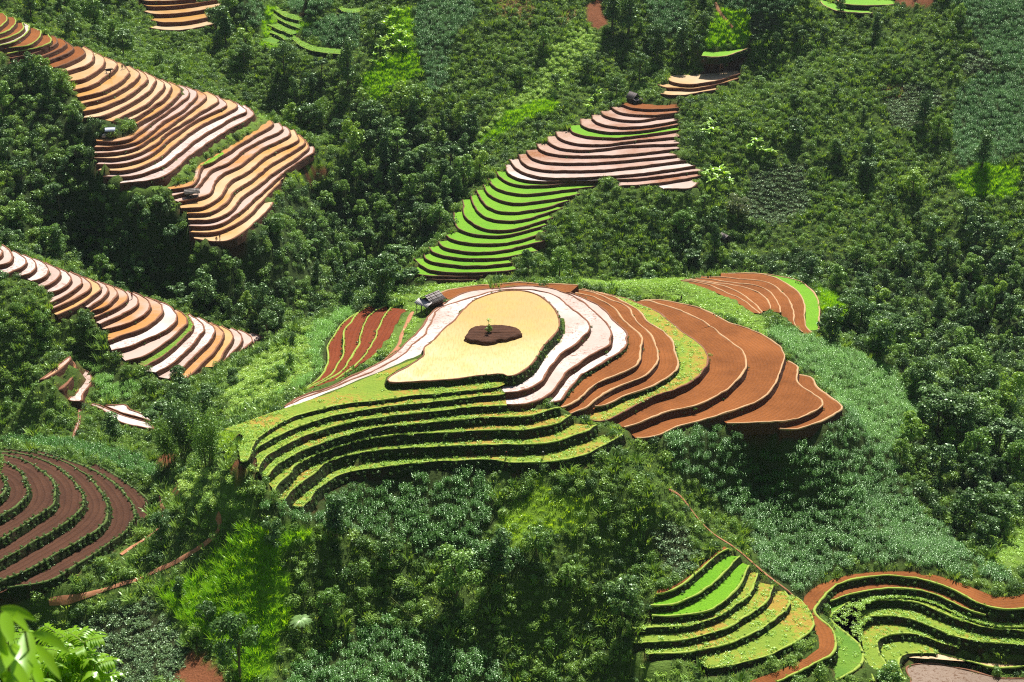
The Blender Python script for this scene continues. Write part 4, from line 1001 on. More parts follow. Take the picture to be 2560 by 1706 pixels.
mpolys = [p for kd, p in REG if kd == 'maize']
own = np.full(len(P), -1)
for i, p in enumerate(mpolys): own[inpoly(px, p)] = i
for i in range(len(mpolys)):
    q = P[own == i]
    if len(q): scatter('maize_field', q, .62, 1.05, mzb if i in (6,7) else mzr if i == 0 else mzf if 8 <= i <= 15 else mz, 30+i, MAIZE_LAB[i], 'maize field', filt=True, sink=.02, group='maize fields')
lc = [bean_mesh(220+i, LF['crop'], 110, 1.6, .6, .2) for i in range(3)]
P, k, px = scatter_points(1.2, 22, ['low crop']); P = P[offpath(P)]
scatter('low_crop', P, .7, 1.2, lc, 23, 'low blue green leafy crops in small plots', 'crop', filt=False)
bn = [bean_mesh(230+i, LF['bean'], 120, 1.6, .45, .17) for i in range(3)]+[shrub_mesh(233, LF['bean'], 160, .15, .7)]
P, k, px = scatter_points(1.15, 24, ['bean']); P = P[offpath(P)&(np.random.default_rng(4).random(len(P)) < .9)]
scatter('bean_plants', P, .6, 1.15, bn, 25, 'light green low bean plants on the shoulders of the pond hill', 'bean plants')
tg = [tuft_mesh(240+i, LF['grass'], 50, 1.5, .07, .6) for i in range(4)]
P, k, px = scatter_points(1.05, 26, ['tall grass']); P = P[offpath(P)]
scatter('tall_grass', P, .6, 1.3, tg, 27, 'tall bright green grass on the open slopes', 'grass')
lm = [tuft_mesh(250+i, LF['lime'], 40, .6, .07, .6) for i in range(2)]+[bean_mesh(252, LF['lime'], 100, 1.5, .35, .15)]
P, k, px = scatter_points(1.05, 28, ['low lime']); P = P[offpath(P)]
scatter('low_grass', P, .6, 1.2, lm, 29, 'low yellow green grass patches', 'grass')
q = P[np.random.default_rng(9).random(len(P)) < .16]
scatter('grass_bushes', q, .6, 1.4, shr, 31, 'small bushes scattered in the yellow green grass', 'bushes')
# weeds on terrace banks and rims
r = np.random.default_rng(41); W1, W2, W3 = [], [], []
for t in TER:
    b = t['S']['bank']; key = t['S']['key']; L, B, I = t['L'], t['base'], t['I']; s = arclen(L)[-1]
    wb = b == 'weed' or (key == 'pond ring' and t['k'] in (2,5)) or b == 'grass'
    n = int(s*t['h']*(1.9 if wb else .16))
    i = r.integers(0, len(L), n); f = r.uniform(.3,1.05,n)
    W1.append(np.c_[L[i]+(B[i]-L[i])*f[:,None]+r.normal(0,.1,(n,2)), t['z']-t['h']*f])
    if t['kind'] in 'LN':
        wd_ = np.median(np.linalg.norm(L-I,axis=1)); n = int(s*wd_*.75); i = r.integers(0, len(L), n); f = r.uniform(.05,.92,n)
        if key == 'lime front' and t['k'] == 0:
            mn, mx = lime0.min(0), lime0.max(0); q = np.c_[r.uniform(mn[0],mx[0],3600), r.uniform(mn[1],mx[1],3600)]; q = q[inpoly(q, lime0)]; q = q[(vnoise(q,.12,8)+r.random(len(q))*.8) > .2]
            W2.append(np.c_[q, np.full(len(q), t['z'])])
        else: W2.append(np.c_[I[i]+(L[i]-I[i])*f[:,None], np.full(n, t['z'])])
    if t['S']['bund'] == 'grass':
        n = int(s*1.3); i = r.integers(0, len(L), n); W3.append(np.c_[L[i]-t['nr'][i]*r.uniform(0,.4,(n,1)), np.full(n, t['z']+.03)])
for t in TER:
    if t['S']['bund'] == 'dull':
        L = t['L']; n = int(arclen(L)[-1]*3.2); i = r.integers(0, len(L), n); W1.append(np.c_[L[i]+t['nr'][i]*r.uniform(-.5,.2,(n,1)), np.full(n, t['z'])])
pn = normals(pond, True); pn = pn if np.sum(pn*(pond-pond.mean(0))) > 0 else -pn
i = r.integers(0, len(pond), 500); f = r.random(500); i2 = i[pond[i,0] > -8]; f = f[:len(i2)]
W1.append(np.c_[pond[i2]+pn[i2]*(.55*f)[:,None], -1.3*f])
wv = [shrub_mesh(260+i, LF['weed'], 60, .3) for i in range(3)]+[tuft_mesh(263, LF['weed'], 24, .9, .09, .5)]
scatter('bank_weeds', np.vstack(W1), .2, .5, wv, 42, 'dark green weeds growing on the terrace banks', 'weeds', filt=False)
lw = [bean_mesh(270+i, LF['bean'], 40, 1.0, .3, .16) for i in range(3)]
scatter('fallow_weeds', np.vstack(W2), .5, 1.1, lw, 43, 'light green weeds growing over the fallow lime terraces', 'weeds', filt=False)
gw = [tuft_mesh(280, LF['bean'], 26, .5, .07, .4), tuft_mesh(281, LF['weed'], 26, .5, .07, .4)]
scatter('rim_grass', np.vstack(W3), .3, .6, gw, 44, 'grass fringing the rims of the terraces', 'grass', filt=False)

# ------------------------------------------------------------------ trees, each its own object
def zone(px):
    x, y = px
    if x < 760 and y < 175: return 'on the wooded slope above the upper left ridge'
    if x < 640 and y < 600 and x < 240+.72*y: return 'on the wooded slope in front of the upper left ridge'
    if x < 760 and y > 560 and y < 860: return 'in the wooded hollow behind the lower left ridge'
    if x < 480 and y < 1130: return 'on the scrubby slope below the lower left ridge'
    if x < 1260 and y < 800: return 'in the wooded valley left of the central hill'
    if x > 1950 and y > 560: return 'in the wooded ravine right of the pond hill'
    if x > 1700 and y < 580: return 'on the hillside right of the central hill'
    if y < 420: return 'on the far slope behind the central hill'
    if y < 740: return 'in the wood behind the pond hill'
    return 'in the thicket along the bottom edge'
TONEW = {'dark':'dark green','mid':'mid green','light':'yellow green','grey':'grey green'}
NAMEW = {'broad':('broadleaf_tree','round broadleaf tree'),'spread':('spreading_tree','flat spreading tree'),'tall':('slender_tree','tall slender tree')}
def place_tree(key, P, h, rz, label=None, group=None, wide=1.0):
    cr, tr, tone, kind = TREEV[key]
    nm, wd_ = NAMEW[kind]; root = empty(nm, P, rz); root.scale = (h*wide,h*wide,h)
    a = obj('crown', cr, root); b = obj('trunk', tr, root)
    tag(root, label, 'tree', group); return root
HAND = []   # single trees one can point at: variant, foot, height, width, label
def hand(key, sheet, x, y, h, wide, label): HAND.append((key, pl(f'{sheet} {x},{y}')[0], h, wide, label))
hand(('b',0),'G',1475,1560,13.5,.75,'dark tree with a bare trunk standing alone in the bright tall grass, bottom edge')
hand(('t',0),'G',2060,700,8,1.3,'dark narrow tree at the left edge of the maize below the lime terraces')
hand(('b',1),'G',1680,760,6.5,.95,'dark round small tree in the bright grass beside the maize')
hand(('b',2),'G',1275,1230,5,.9,'small dark tree in the middle of the bright tall grass')
hand(('t',1),'G',1105,1080,4.5,1.2,'small narrow dark tree at the left edge of the bright tall grass')
hand(('t',1),'H',1000,925,8.5,1.3,'dark narrow tree standing at the foot of the maize below the lime terraces')
hand(('b',3),'H',330,860,6.5,1,'dark round tree on the left rim of the lower thicket')
hand(('b',0),'F',965,705,8.5,1.05,'dark round tree at the right edge of the domed brown field')
hand(('b',5),'F',1000,410,8.5,1.1,'leafy round tree just right of the bright rice strip of the domed field')
hand(('b',1),'F',845,375,9,.95,'dark round tree behind the bright rice strip of the domed field')
hand(('b',2),'F',1150,640,8,1.05,'dark round tree between the domed field and the ravine')
hand(('b',0),'E',1175,335,8.5,.8,'blue dark tree before the lowest green rice terraces, right end')
hand(('b',4),'E',1370,330,10,.95,'big green tree right of the lowest green rice terraces')
hand(('s',1),'E',1920,345,6,1.0,'pale round bushy tree on the rim behind the domed field')
hand(('t',0),'B',1690,180,13,1.25,'left one of two tall dark trees by the bare red slip at the top')
hand(('t',1),'B',1790,215,14,1.35,'right one of two tall dark trees by the bare red slip at the top')
hand(('b',2),'B',1860,500,10,.9,'big dark tree behind the thatched hut of the central hill')
hand(('b',3),'B',1715,590,7,.9,'dark tree left of the thatched hut of the central hill')
hand(('t',0),'B',1970,360,11,1.4,'tall dark tree below the far maize, left of the lime step')
hand(('t',1),'C',60,360,12,1.2,'tall dark tree at the left end of the lime step')
hand(('b',0),'C',155,350,8,.9,'dark tree touching the left end of the lime step')
hand(('b',1),'C',1028,90,6.5,.95,'dark tree in front of the rice terraces at the top edge')
hand(('b',2),'C',762,235,5,.8,'small dark tree alone on the upper right hillside')
hand(('b',3),'C',635,290,5.5,.8,'small dark tree right of the lime step')
hand(('t',0),'C',1245,235,8,1.2,'narrow dark tree below the rice terraces at the top edge')
hand(('t',1),'C',1535,780,11,1.25,'tall dark tree between the two low crop plots on the right')
hand(('b',5),'C',1625,850,8.5,.85,'green domed tree beside the tall dark one on the right hillside')
hand(('t',0),'C',1895,1030,11,1.3,'tall dark tree at the foot of the right hand maize field')
hand(('g',0),'C',405,1340,8,1.15,'grey leaved round tree left of the shaded crop plot')
hand(('t',0),'A',1385,270,12,1.4,'tall dark tree below the orange terraces of the top edge')
hand(('b',0),'B',245,230,9,1,'dark round tree above the banana plants')
hand(('t',1),'B',75,540,15,1.0,'very tall narrow tree left of the banana slope')
hand(('b',6),'B',1130,500,5,.9,'small green tree in the gully left of the central hill')
hand(('b',5),'B',1270,300,8,.9,'green tree standing on the ridge at the top of the gully')
hand(('b',0),'D',1105,1040,7,1,'dark round tree above the tall bamboo')
hand(('t',0),'D',1425,1010,4.5,1.5,'small dark tree alone on the pale brush slope left of the pond hill')
hand(('t',1),'D',700,1340,6.5,1.5,'narrow dark tree below the pale valley pools')
hand(('b',3),'D',1640,690,7.5,1.05,'dark round tree at the right tip of the lower left ridge')
hand(('b',4),'I',1320,1600,5.5,1.3,'green bushy tree at the bottom edge beside the winding terraces')
hand(('b',0),'I',1640,330,9,1,'dark tree at the left edge of the ravine wood above the maize')
hand(('b',6),'I',1850,300,10.5,1,'tall green crowned tree in front of the ravine wood')
hand(('b',1),'I',1820,640,9.5,1,'dark tree at the lowest corner of the ravine wood')
hand(('b',2),'I',2000,660,9,1.1,'dark tree casting shade on the grass at the right edge')
hp = []
for key, px, h, wide, lab in HAND:
    p = hit(px); hp.append(p[:2]); place_tree(key, p, h, random.uniform(0,6.28), lab, None, wide)
hp = np.array(hp)
P, k, px = scatter_points(4.6, 51, ['forest','wood'], 2.2); r = np.random.default_rng(52)
dens = np.where(k == KI('forest'), .58, .17)+.5*vnoise(P[:,:2], .045, 5); keep = (r.random(len(P)) < dens)&(dist_to(P[:,:2], hp, 6.0) > 3.6)&offpath(P, 1.5); P, px = P[keep], px[keep]
Q, k2, px2 = scatter_points(9.5, 53, ['scrub','pale scrub'], 2.5); keep = (r.random(len(Q)) < .24)&offpath(Q, 1.5); Q, px2 = Q[keep], px2[keep]
P = np.vstack([P,Q]); px = np.vstack([px,px2]); isq = np.r_[np.zeros(len(P)-len(Q),bool), np.ones(len(Q),bool)]
H = np.where(isq, r.uniform(3.2,6,len(P)), (4.2+7.0*r.random(len(P))**1.4)*(.95+.3*vnoise(P[:,:2],.03,6)))
ok = ~hides(P, H)
# where a full grown tree would hide a field, a young one may still fit
H2 = H*.5; ok2 = ~ok & ~hides(P, H2) & (H2 > 2.4); H = np.where(ok2, H2, H); ok |= ok2
P, px, H, isq = P[ok], px[ok], H[ok], isq[ok]
vis = visible(P, 0.75*7, 60)&(px[:,0]>-30)&(px[:,0]<2590)&(px[:,1]>-5)&(px[:,1]<1790)
dep = project(P)[1]; size = H/dep*vis
order = np.argsort(-size); lead = order[:270]; rest = order[270:]
keys = [('b',i) for i in range(8)]+[('s',0),('s',1),('t',0),('t',1)]; wts = np.array([1.4,1.4,1.4,1.4,1.3,1.3,1.3,.8,.8,1.0,.7,.7]); wts /= wts.sum()
var = r.choice(len(keys), len(P), p=wts)
for i in lead:
    key = keys[var[i]]; cr, tr, tone, kind = TREEV[key]; zn = zone(px[i]); sz = 'young ' if H[i] < 4.5 else ''
    place_tree(key, P[i], H[i], r.uniform(0,6.28), f"{TONEW[tone]} {sz}{NAMEW[kind][1]} {zn}", f"{TONEW[tone]} {sz}{NAMEW[kind][1]}s {zn}", r.uniform(.9,1.2))
if len(rest):
    protos = []
    for kx in keys:
        cr, tr, tone, kind = TREEV[kx]; bm = bmesh.new(); bm.from_mesh(cr); n0 = len(bm.faces); bm.from_mesh(tr); bm.faces.ensure_lookup_table()
        for f in bm.faces[n0:]: f.material_index = 1
        me = bpy.data.meshes.new('far_tree'); bm.to_mesh(me); bm.free(); me.materials.append(LF[tone]); me.materials.append(M['trunk']); protos.append(me)
    o = gn_scatter('far_woods', P[rest], r.uniform(0,6.28,len(rest)), H[rest], var[rest], protos)
    tag(o, 'mass of smaller trees filling the woods across the valley', 'woods', None, 'stuff')
print('trees', len(lead), len(rest))

# ------------------------------------------------------------------ footpaths
for (lab, sp_, wd_), c in zip(PATHS, PATHC):
    nr = normals(c); n = len(c); w_ = wd_*.5*(1+.25*noise1(arclen(c), 7, .4)); rows = []
    for f in (-1,-.5,0,.5,1):
        q = c+nr*(w_*f)[:,None]; rows.append(np.c_[q, hz(q)+.10+.10*(1-f*f)])
    o = c.mean(0); V = np.vstack(rows)
    tag(obj('footpath', make_mesh('footpath', V, gridfaces(5, n), [M['path']], smoothf=True)), lab, 'path', None, 'structure')

# ------------------------------------------------------------------ more plants that can be counted
def on_terrace(px):
    best = None
    for t in TER:
        p = at_z(px, t['z'])
        if inpoly(p[:,:2], np.vstack([t['I'], t['L'][::-1]]))[0]:
            if best is None or p[0][1] < best[1]: best = p[0]
    return best
def bamboo(seed, n, h, spread):
    r = np.random.default_rng(seed); C, Lp = [], []
    for i in range(n):
        a = r.uniform(0,6.28); b = spread*.25*math.sqrt(r.random()); H = h*r.uniform(.7,1.05); lean = r.uniform(.05,.30)
        p0 = np.array([b*math.cos(a), b*math.sin(a), 0]); dv = np.array([math.cos(a), math.sin(a), 0])
        f = np.linspace(0,1,9); path = p0+dv*(lean*H*(f**2.2))[:,None]*.8+np.c_[np.zeros((9,2)), H*(f-.14*f**3)]
        C.append(tube(path, np.linspace(.055,.012,9), 5))
        m_ = 150; ff = r.uniform(.22,1,m_)**.8; P = np.stack([np.interp(ff, f, path[:,k]) for k in range(3)], 1)+r.normal(size=(m_,3))*(.30+.45*np.sin(np.pi*ff))[:,None]
        T = unit(r.normal(size=(m_,3))*.7+np.array([0,0,-.5])+dv*.5); Lp.append(quads(P, unit(r.normal(size=(m_,3))+np.array([0,0,.8])), T, r.uniform(.38,.7,m_), r.uniform(.10,.2,m_)))
    return joinVF(C), joinVF(Lp)
def place_bamboo(px, seed, n, h, spread, label, group=None):
    p = hit(px); root = empty('bamboo_clump', p-np.array([0,0,.2])); (cv,cf),(lv,lf) = bamboo(seed, n, h, spread)
    obj('culms', make_mesh('culms', cv, cf, [M['culm']]), root); obj('foliage', make_mesh('foliage', lv, lf, [LF['mid'] if seed%2 else LF['dark']]), root)
    tag(root, label, 'bamboo', group)
M['culm'] = m_plain('bamboo culms', (.16,.2,.06), (.26,.28,.10), 3)
place_bamboo((470,1150), 300, 34, 14.5, 5.5, 'tallest dark bamboo clump, at the foot of the left tip of the pond hill')
place_bamboo((425,1165), 303, 22, 11, 4.5, 'shorter bamboo clump leaning out left of the tallest one')
place_bamboo((520,1165), 305, 20, 11.5, 4.2, 'bamboo clump between the tallest one and the lime terraces')
place_bamboo((1085,470), 307, 16, 8, 4, 'green bamboo clump in the gully left of the central hill')
place_bamboo((805,320), 309, 18, 9.5, 4, 'bright feathery bamboo in the valley right of the upper left ridge')
def banana(seed):
    r = np.random.default_rng(seed); P = []
    for i in range(9):
        a = i*2.4+r.normal(0,.3); lean = r.uniform(.35,1.1)
        P.append(blade((0,0,1.5+.1*i), unit(np.array([math.cos(a)*lean, math.sin(a)*lean, 1.0])), r.uniform(1.7,2.4), r.uniform(.5,.7), r.uniform(.9,1.9), 7, .1))
    return make_mesh('leaves', *joinVF(P), [LF['banana']]), make_mesh('stem', *tube([(0,0,-.2),(0,0,1.0),(.02,0,2.1)], [.16,.13,.07], 8), [M['stem']])
M['stem'] = m_plain('banana stem', (.16,.2,.06), (.24,.26,.1), 4)
BAN = [banana(310), banana(311), banana(312)]
def bananas(label, group, spots):
    for i, (x, y) in enumerate(spots):
        p = hit((x,y)); root = empty('banana_plant', p, random.uniform(0,6.28)); s = random.uniform(.85,1.25); root.scale = (s,s,s); a, b = BAN[i%3]
        obj('leaves', a, root); obj('stem', b, root); tag(root, label, 'banana plant', group)
bananas('yellow green banana plant on the bright slope left of the far blue green maize', 'banana plants on the bright far slope', [tuple(p) for p in pl('B 360,90 385,110 330,160 300,190 350,215 400,200 430,240 440,275 390,250 355,260 320,280 290,300 300,340 350,320 395,310 420,330 260,330 240,370 230,410 310,390')])
bananas('banana plant at the right edge of the central hill terraces', 'banana plants right of the central hill', [tuple(p) for p in pl('C 215,800 240,790 190,840 225,860 250,845 160,880')])
bananas('banana plant in the dark hollow further right of the central hill', 'banana plants in the hollow', [tuple(p) for p in pl('C 490,930 515,915 540,955 575,965 605,975 470,945')])
bananas('banana plant just below the right toe of the central hill', 'banana plants below the toe', [tuple(p) for p in pl('C 210,1105 245,1100 270,1130 235,1150 290,1090 320,1120 350,1150')])
bananas('dark banana plant left of the thatched hut, beside the central hill', 'banana plants by the thatched hut', [tuple(p) for p in pl('B 1560,650 1590,620 1610,600 1540,690')])
def fern():
    r = np.random.default_rng(320); P = []
    for i in range(15):
        a = i*2.39996; d = unit(np.array([math.cos(a), math.sin(a), .55])); p = np.array([0,0,3.4]); s = np.array([-math.sin(a), math.cos(a), 0]); L = r.uniform(1.7,2.2)
        for k in range(16):
            f = (k+.5)/16; w = .42*math.sin(math.pi*min(1,.15+f*.82))+.05
            for sg in (-1,1): P.append(blade(p, unit(s*sg+d*.45+np.array([0,0,-.1])), w, .10, .4, 2))
            d = unit(d+np.array([0,0,-.085])); p = p+d*L/16
    return make_mesh('fronds', *joinVF(P), [LF['fern']])
p = hit(pl('G 1850,1300')[0]); root = empty('tree_fern', p); obj('fronds', fern(), root); obj('trunk', make_mesh('trunk', *tube([(0,0,-.3),(.1,0,1.6),(0,0,3.45)], [.14,.11,.10], 8), [M['trunk']]), root)
tag(root, 'pale tree fern with spreading fronds at the right edge of the bright tall grass', 'tree fern')
# the sapling on the island
def sapling():
    root = empty('sapling', (0,0,0)); r = np.random.default_rng(330)
    obj('trunk', make_mesh('trunk', *tube([(0,0,-.1),(.03,0,.8),(-.03,.02,1.7),(0,0,2.7)], [.05,.04,.03,.012], 6), [M['trunk']]), root)
    lob = [((-.28,0,.62),(.42,.38,.40)),((.3,.05,.75),(.40,.36,.5)),((.05,0,1.25),(.30,.28,.38)),((.12,0,.35),(.4,.35,.25))]
    obj('lower_foliage', make_mesh('lower_foliage', *leaf_cloud(r, lob, 420, .17, .4), [LF['mid']]), root)
    P = []
    for i in range(15):
        a = i*2.4; P.append(blade((0,0,2.15+.04*i), unit(np.array([math.cos(a), math.sin(a), r.uniform(.2,1.1)])), r.uniform(.45,.75), .17, r.uniform(.8,1.6), 3))
    obj('top_foliage', make_mesh('top_foliage', *joinVF(P), [LF['light']]), root); return root
sp_ = at_z(pl('P 1283,690')[0], .75)[0]; root = sapling(); root.location = (sp_[0], sp_[1], .72)
tag(root, 'small sapling with a tuft on top growing on the soil island', 'sapling')

for bx, s_, lab in (('B 1655,1135', 2.6, 'leafy bush humped over the terrace edge at the foot of the central hill'), ('A 800,790', 2.4, 'green bush at the inner corner of the upper left terraces'), ('Q 2050,1030', 1.1, 'dark bush on the rim of the lime strip of the pond hill'), ('E 1155,300', 1.6, 'small bush in front of the lowest green rice terraces')):
    p = hit(pl(bx)[0]); o = obj('bush', shrub_mesh(400+int(s_*10), LF['scrub'], 420, .13), loc=p-np.array([0,0,.1])); o.scale = (s_,s_,s_); tag(o, lab, 'bush')
# ------------------------------------------------------------------ huts
def boxV(c, s, rz=0.0, rx=0.0, ry=0.0):
    V = np.array([[x,y,z] for x in (-.5,.5) for y in (-.5,.5) for z in (-.5,.5)])*np.array(s)
    R = np.array(Euler((rx,ry,rz)).to_matrix()); V = V@R.T+np.array(c)
    return V, np.array([[0,1,3,2],[4,6,7,5],[0,4,5,1],[2,3,7,6],[0,2,6,4],[1,5,7,3]])
def m_roof(name, a, b):
    t = NT(name); P = t.n('TexCoord').outputs['Object']; n = t.noise(3, 5, .7, P); n2 = t.noise(14, 3, .6, t.scale(P,(1,.15,1)))
    return t.surf(t.mix(t.ramp(t.math('ADD', t.math('MULTIPLY', n,.6), t.math('MULTIPLY', n2,.4)),.35,.65), a, b), .8, .3, t.bump(n2, .6, .04))
RF = {'plank': m_roof('weathered plank roof', (.20,.18,.18), (.42,.38,.37)), 'thatch': m_roof('dark thatch', (.10,.085,.085), (.21,.18,.18)), 'tin': m_roof('pale sheet roof', (.42,.46,.62), (.66,.70,.82)), 'grey': m_roof('grey shingle roof', (.18,.16,.15), (.36,.33,.31))}
M['wall'] = m_plain('dark plank wall', (.045,.034,.03), (.085,.065,.05), 5)
def hut(px, rz, label, roof='plank', L=3.6, W=3.4, ridge=3.7, eave=2.3, floor=1.0, lean=True, walls=True, scale=1.0, battens=True):
    p = hit(px); root = empty('stilt_hut', p, rz); root.scale = (scale,)*3; r = np.random.default_rng(int(px[0]))
    hw = W/2; run = hw+.45; rise = ridge-eave; sl = math.hypot(run, rise); an = math.atan2(rise, run)
    for sg in (-1,1):
        P = []; n = int((L+.8)/.30)
        for i in range(n):
            y = -L/2-.4+(i+.5)*(L+.8)/n; P.append(boxV((sg*run/2, y, (ridge+eave)/2+r.normal(0,.018)), (sl*r.uniform(.97,1.03), .29, .05), 0, 0, sg*an))
        rf = obj('roof', make_mesh('roof', *joinVF(P), [RF[roof]]), root)
        if battens:
            B = [boxV((sg*run*f, 0, ridge-rise*f+.07), (.08, L+.8, .07), 0, 0, sg*an) for f in (.12,.38,.65,.92)]+[boxV((sg*run/2, y, (ridge+eave)/2+.06), (sl, .07, .06), 0, 0, sg*an) for y in (-L*.3, L*.12)]
            obj('batten', make_mesh('batten', *joinVF(B), [M['wood']]), rf)
    if lean:   # skirt roof over the open gable end
        an2 = math.radians(24); P = []
        n = 9
        for i in range(n):
            x = -hw-.35+(i+.5)*(W+.7)/n; P.append(boxV((x, -L/2-.95, eave-.02+r.normal(0,.02)), ((W+.7)/n*.97, 1.75*r.uniform(.95,1.05), .05), 0, an2, 0))
        obj('lean_to_roof', make_mesh('lean_to_roof', *joinVF(P), [RF[roof if roof != 'plank' else 'pale']]), root)
        for x in (-hw+.1, 0, hw-.1): obj('post', make_mesh('post', *boxV((x, -L/2-1.5, (eave-.45)/2-.5), (.11,.11,eave-.45+1.0)), [M['wood']]), root)
    for x in (-hw+.1, hw-.1):
        for y in (-L/2+.1, 0, L/2-.1): obj('post', make_mesh('post', *boxV((x, y, eave/2-.5), (.13,.13,eave+1.0)), [M['wood']]), root)
    obj('floor', make_mesh('floor', *boxV((0, 0, floor), (W-.12, L-.12, .10)), [M['wood']]), root)
    if walls:
        hh = eave-floor-.05
        P = [boxV((sg*(hw-.02), 0, floor+.06+hh/2), (.05, L, hh)) for sg in (-1,1)]+[boxV((0, L/2, floor+.06+hh/2), (W-.1, .05, hh))]
        P += [boxV((W*.24, -L/2, floor+.06+hh/2), (W*.42, .05, hh))]
        obj('wall', make_mesh('wall', *joinVF(P), [M['wall']]), root)
    tag(root, label, 'hut'); return root
RF['pale'] = m_roof('bleached plank roof', (.46,.43,.43), (.70,.66,.66))
hut(pl('P 590,400')[0], math.radians(-42), 'grey plank roofed stilt hut with a skirt roof beside the hilltop pond', scale=.9)
hut(pl('A 680,835')[0], math.radians(-80), 'small pale sheet roofed hut above the flooded terraces of the upper left ridge', 'tin', 2.6, 2.4, 3.0, 2.1, .9, False, True, .75, False)
hut(pl('A 1180,1222')[0], math.radians(-75), 'grey roofed open stilt hut among the lower orange terraces of the upper left ridge', 'grey', 3.4, 2.8, 3.1, 2.2, .8, False, False, .9, True)
hut(pl('B 1820,632')[0], math.radians(35), 'dark thatched hut on top of the central hill', 'thatch', 3.8, 3.2, 4.2, 2.1, .5, True, True, .8, False)
hut(pl('F 322,118')[0], math.radians(30), 'tiny dark roofed hut half hidden by scrub behind the pond hill', 'thatch', 2.4, 2.2, 2.8, 1.9, .4, False, True, .95, False)

# ------------------------------------------------------------------ people and a buffalo
def skinned(name, joints, edges, cut, mats):
    me = bpy.data.meshes.new(name); me.from_pydata([j[:3] for j in joints], edges, []); o = bpy.data.objects.new(name, me); COL.objects.link(o)
    m = o.modifiers.new('s','SKIN'); sv_ = me.skin_vertices[0].data
    for i, j in enumerate(joints): sv_[i].radius = (j[3], j[4] if len(j) > 4 else j[3])
    sv_[0].use_root = True
    s2 = o.modifiers.new('d','SUBSURF'); s2.levels = 1; s2.render_levels = 1
    dg = bpy.context.evaluated_depsgraph_get(); nm = bpy.data.meshes.new_from_object(o.evaluated_get(dg)); bpy.data.objects.remove(o)
    nm.name = name; nm.materials.clear()
    for m_ in mats: nm.materials.append(m_)
    for p in nm.polygons: p.material_index = cut(p.center); p.use_smooth = True
    return nm
def flat(name, c, rough=.9): 
    t = NT(name); P = t.n('TexCoord').outputs['Object']; n = t.noise(9, 3, .6, P); return t.surf(t.mix(t.ramp(n,.3,.7), c, tuple(x*.7 for x in c)), rough, .2)
SKIN, DARKC, HAT = flat('skin',(.35,.19,.12)), flat('dark cloth',(.02,.02,.03)), flat('straw hat',(.7,.6,.42))
CL = {'red':flat('red cloth',(.30,.03,.03)),'blue':flat('blue cloth',(.05,.07,.16)),'white':flat('white cloth',(.75,.75,.75)),'black':DARKC}
def person(P, rz, shirt, hat, pose, label):
    if P is None: return
    root = empty('person', P, rz); b = {'stand':0.0,'walk':0.05,'bend':.85,'crouch':.55}[pose]; hz_ = .88 if pose != 'crouch' else .38
    sx = lambda d: (0, -math.sin(b)*d, hz_+math.cos(b)*d)
    st = .2 if pose == 'walk' else .03
    J = [(0,0,hz_,.135,.10),(*sx(.24),.13,.10),(*sx(.46),.16,.10),(*sx(.56),.055,.055),(*sx(.70),.085,.10),(*sx(.79),.06,.07)]
    E_ = [(0,1),(1,2),(2,3),(3,4),(4,5)]
    for s in (-1,1):
        c = sx(.47); i = len(J); fw = .30 if pose in ('bend','crouch') else .06
        J += [(s*.20,c[1],c[2],.055),(s*.24,c[1]-.08-fw*.3,c[2]-.27,.045),(s*.22,c[1]-.12-fw,c[2]-.48,.036),(s*.22,c[1]-.15-fw,c[2]-.58,.038,.02)]
        E_ += [(2,i),(i,i+1),(i+1,i+2),(i+2,i+3)]
        i = len(J); k = .45 if pose != 'crouch' else .34
        J += [(s*.10,-.02 if pose != 'crouch' else -.1,hz_-.08,.09),(s*.11,(-.05 if pose != 'crouch' else -.38)+s*st*.5,k,.065),(s*.11,s*st,.08,.045),(s*.11,s*st-.13,.04,.035)]
        E_ += [(0,i),(i,i+1),(i+1,i+2),(i+2,i+3)]
    top = sx(.60)[2]
    cut = lambda c: 2 if (c[2] > top-.02 and abs(c[0]) < .14) or (abs(c[0]) > .2 and c[2] < sx(.47)[2]-.36) else (1 if c[2] < hz_-.04 else 0)
    body = obj('body', skinned('body', J, E_, cut, [CL[shirt], DARKC, SKIN]), root)
    h = sx(.76); a = np.linspace(0,2*math.pi,14,endpoint=False)
    if hat == 'hat':
        V = [(h[0]+.27*math.cos(x), h[1]+.27*math.sin(x), h[2]+.02) for x in a]+[(h[0],h[1],h[2]+.20)]
        obj('conical_hat', make_mesh('conical_hat', V, [[i,(i+1)%14,14] for i in range(14)], [HAT]), root)
    else:
        V = np.vstack([np.c_[h[0]+rr*np.cos(a), h[1]+.01+rr*np.sin(a), np.full(14, h[2]+zz)] for rr, zz in ((.095,-.04),(.105,.03),(.07,.09),(.01,.11))])
        obj('hair' if hat == 'hair' else 'headscarf', make_mesh('hair', V, np.vstack([[[i*14+j,i*14+(j+1)%14,(i+1)*14+(j+1)%14,(i+1)*14+j] for j in range(14)] for i in range(3)]), [DARKC if hat == 'hair' else CL['red'] if hat == 'redscarf' else CL['white']]), root)
    tag(root, label, 'person'); return root
T_ = lambda s: on_terrace(pl(s)[0])
person(T_('T 1620,770'), .6, 'red', 'hair', 'stand', 'person in dark red top standing on a pale terrace of the lower left ridge')
person(T_('T 1325,1052'), 0, 'black', 'scarf', 'stand', 'person in black with a pale headscarf at the left end of a lower left terrace')
person(T_('T 1465,990'), 0, 'blue', 'hair', 'stand', 'person in dark clothes standing midway along a lower left terrace')
person(T_('A 1347,1472'), 1.2, 'black', 'hair', 'walk', 'person in black striding along the lowest terrace of the upper left ridge')
person(T_('A 1325,1473'), .4, 'black', 'hair', 'crouch', 'person crouching beside the striding one on the lowest upper left terrace')
person(T_('A 1000,705'), .8, 'red', 'scarf', 'bend', 'person with a white headscarf bending over mid terraces of the upper left ridge')
person(T_('A 750,425'), .3, 'black', 'hair', 'bend', 'left one of two people bending over an upper orange terrace')
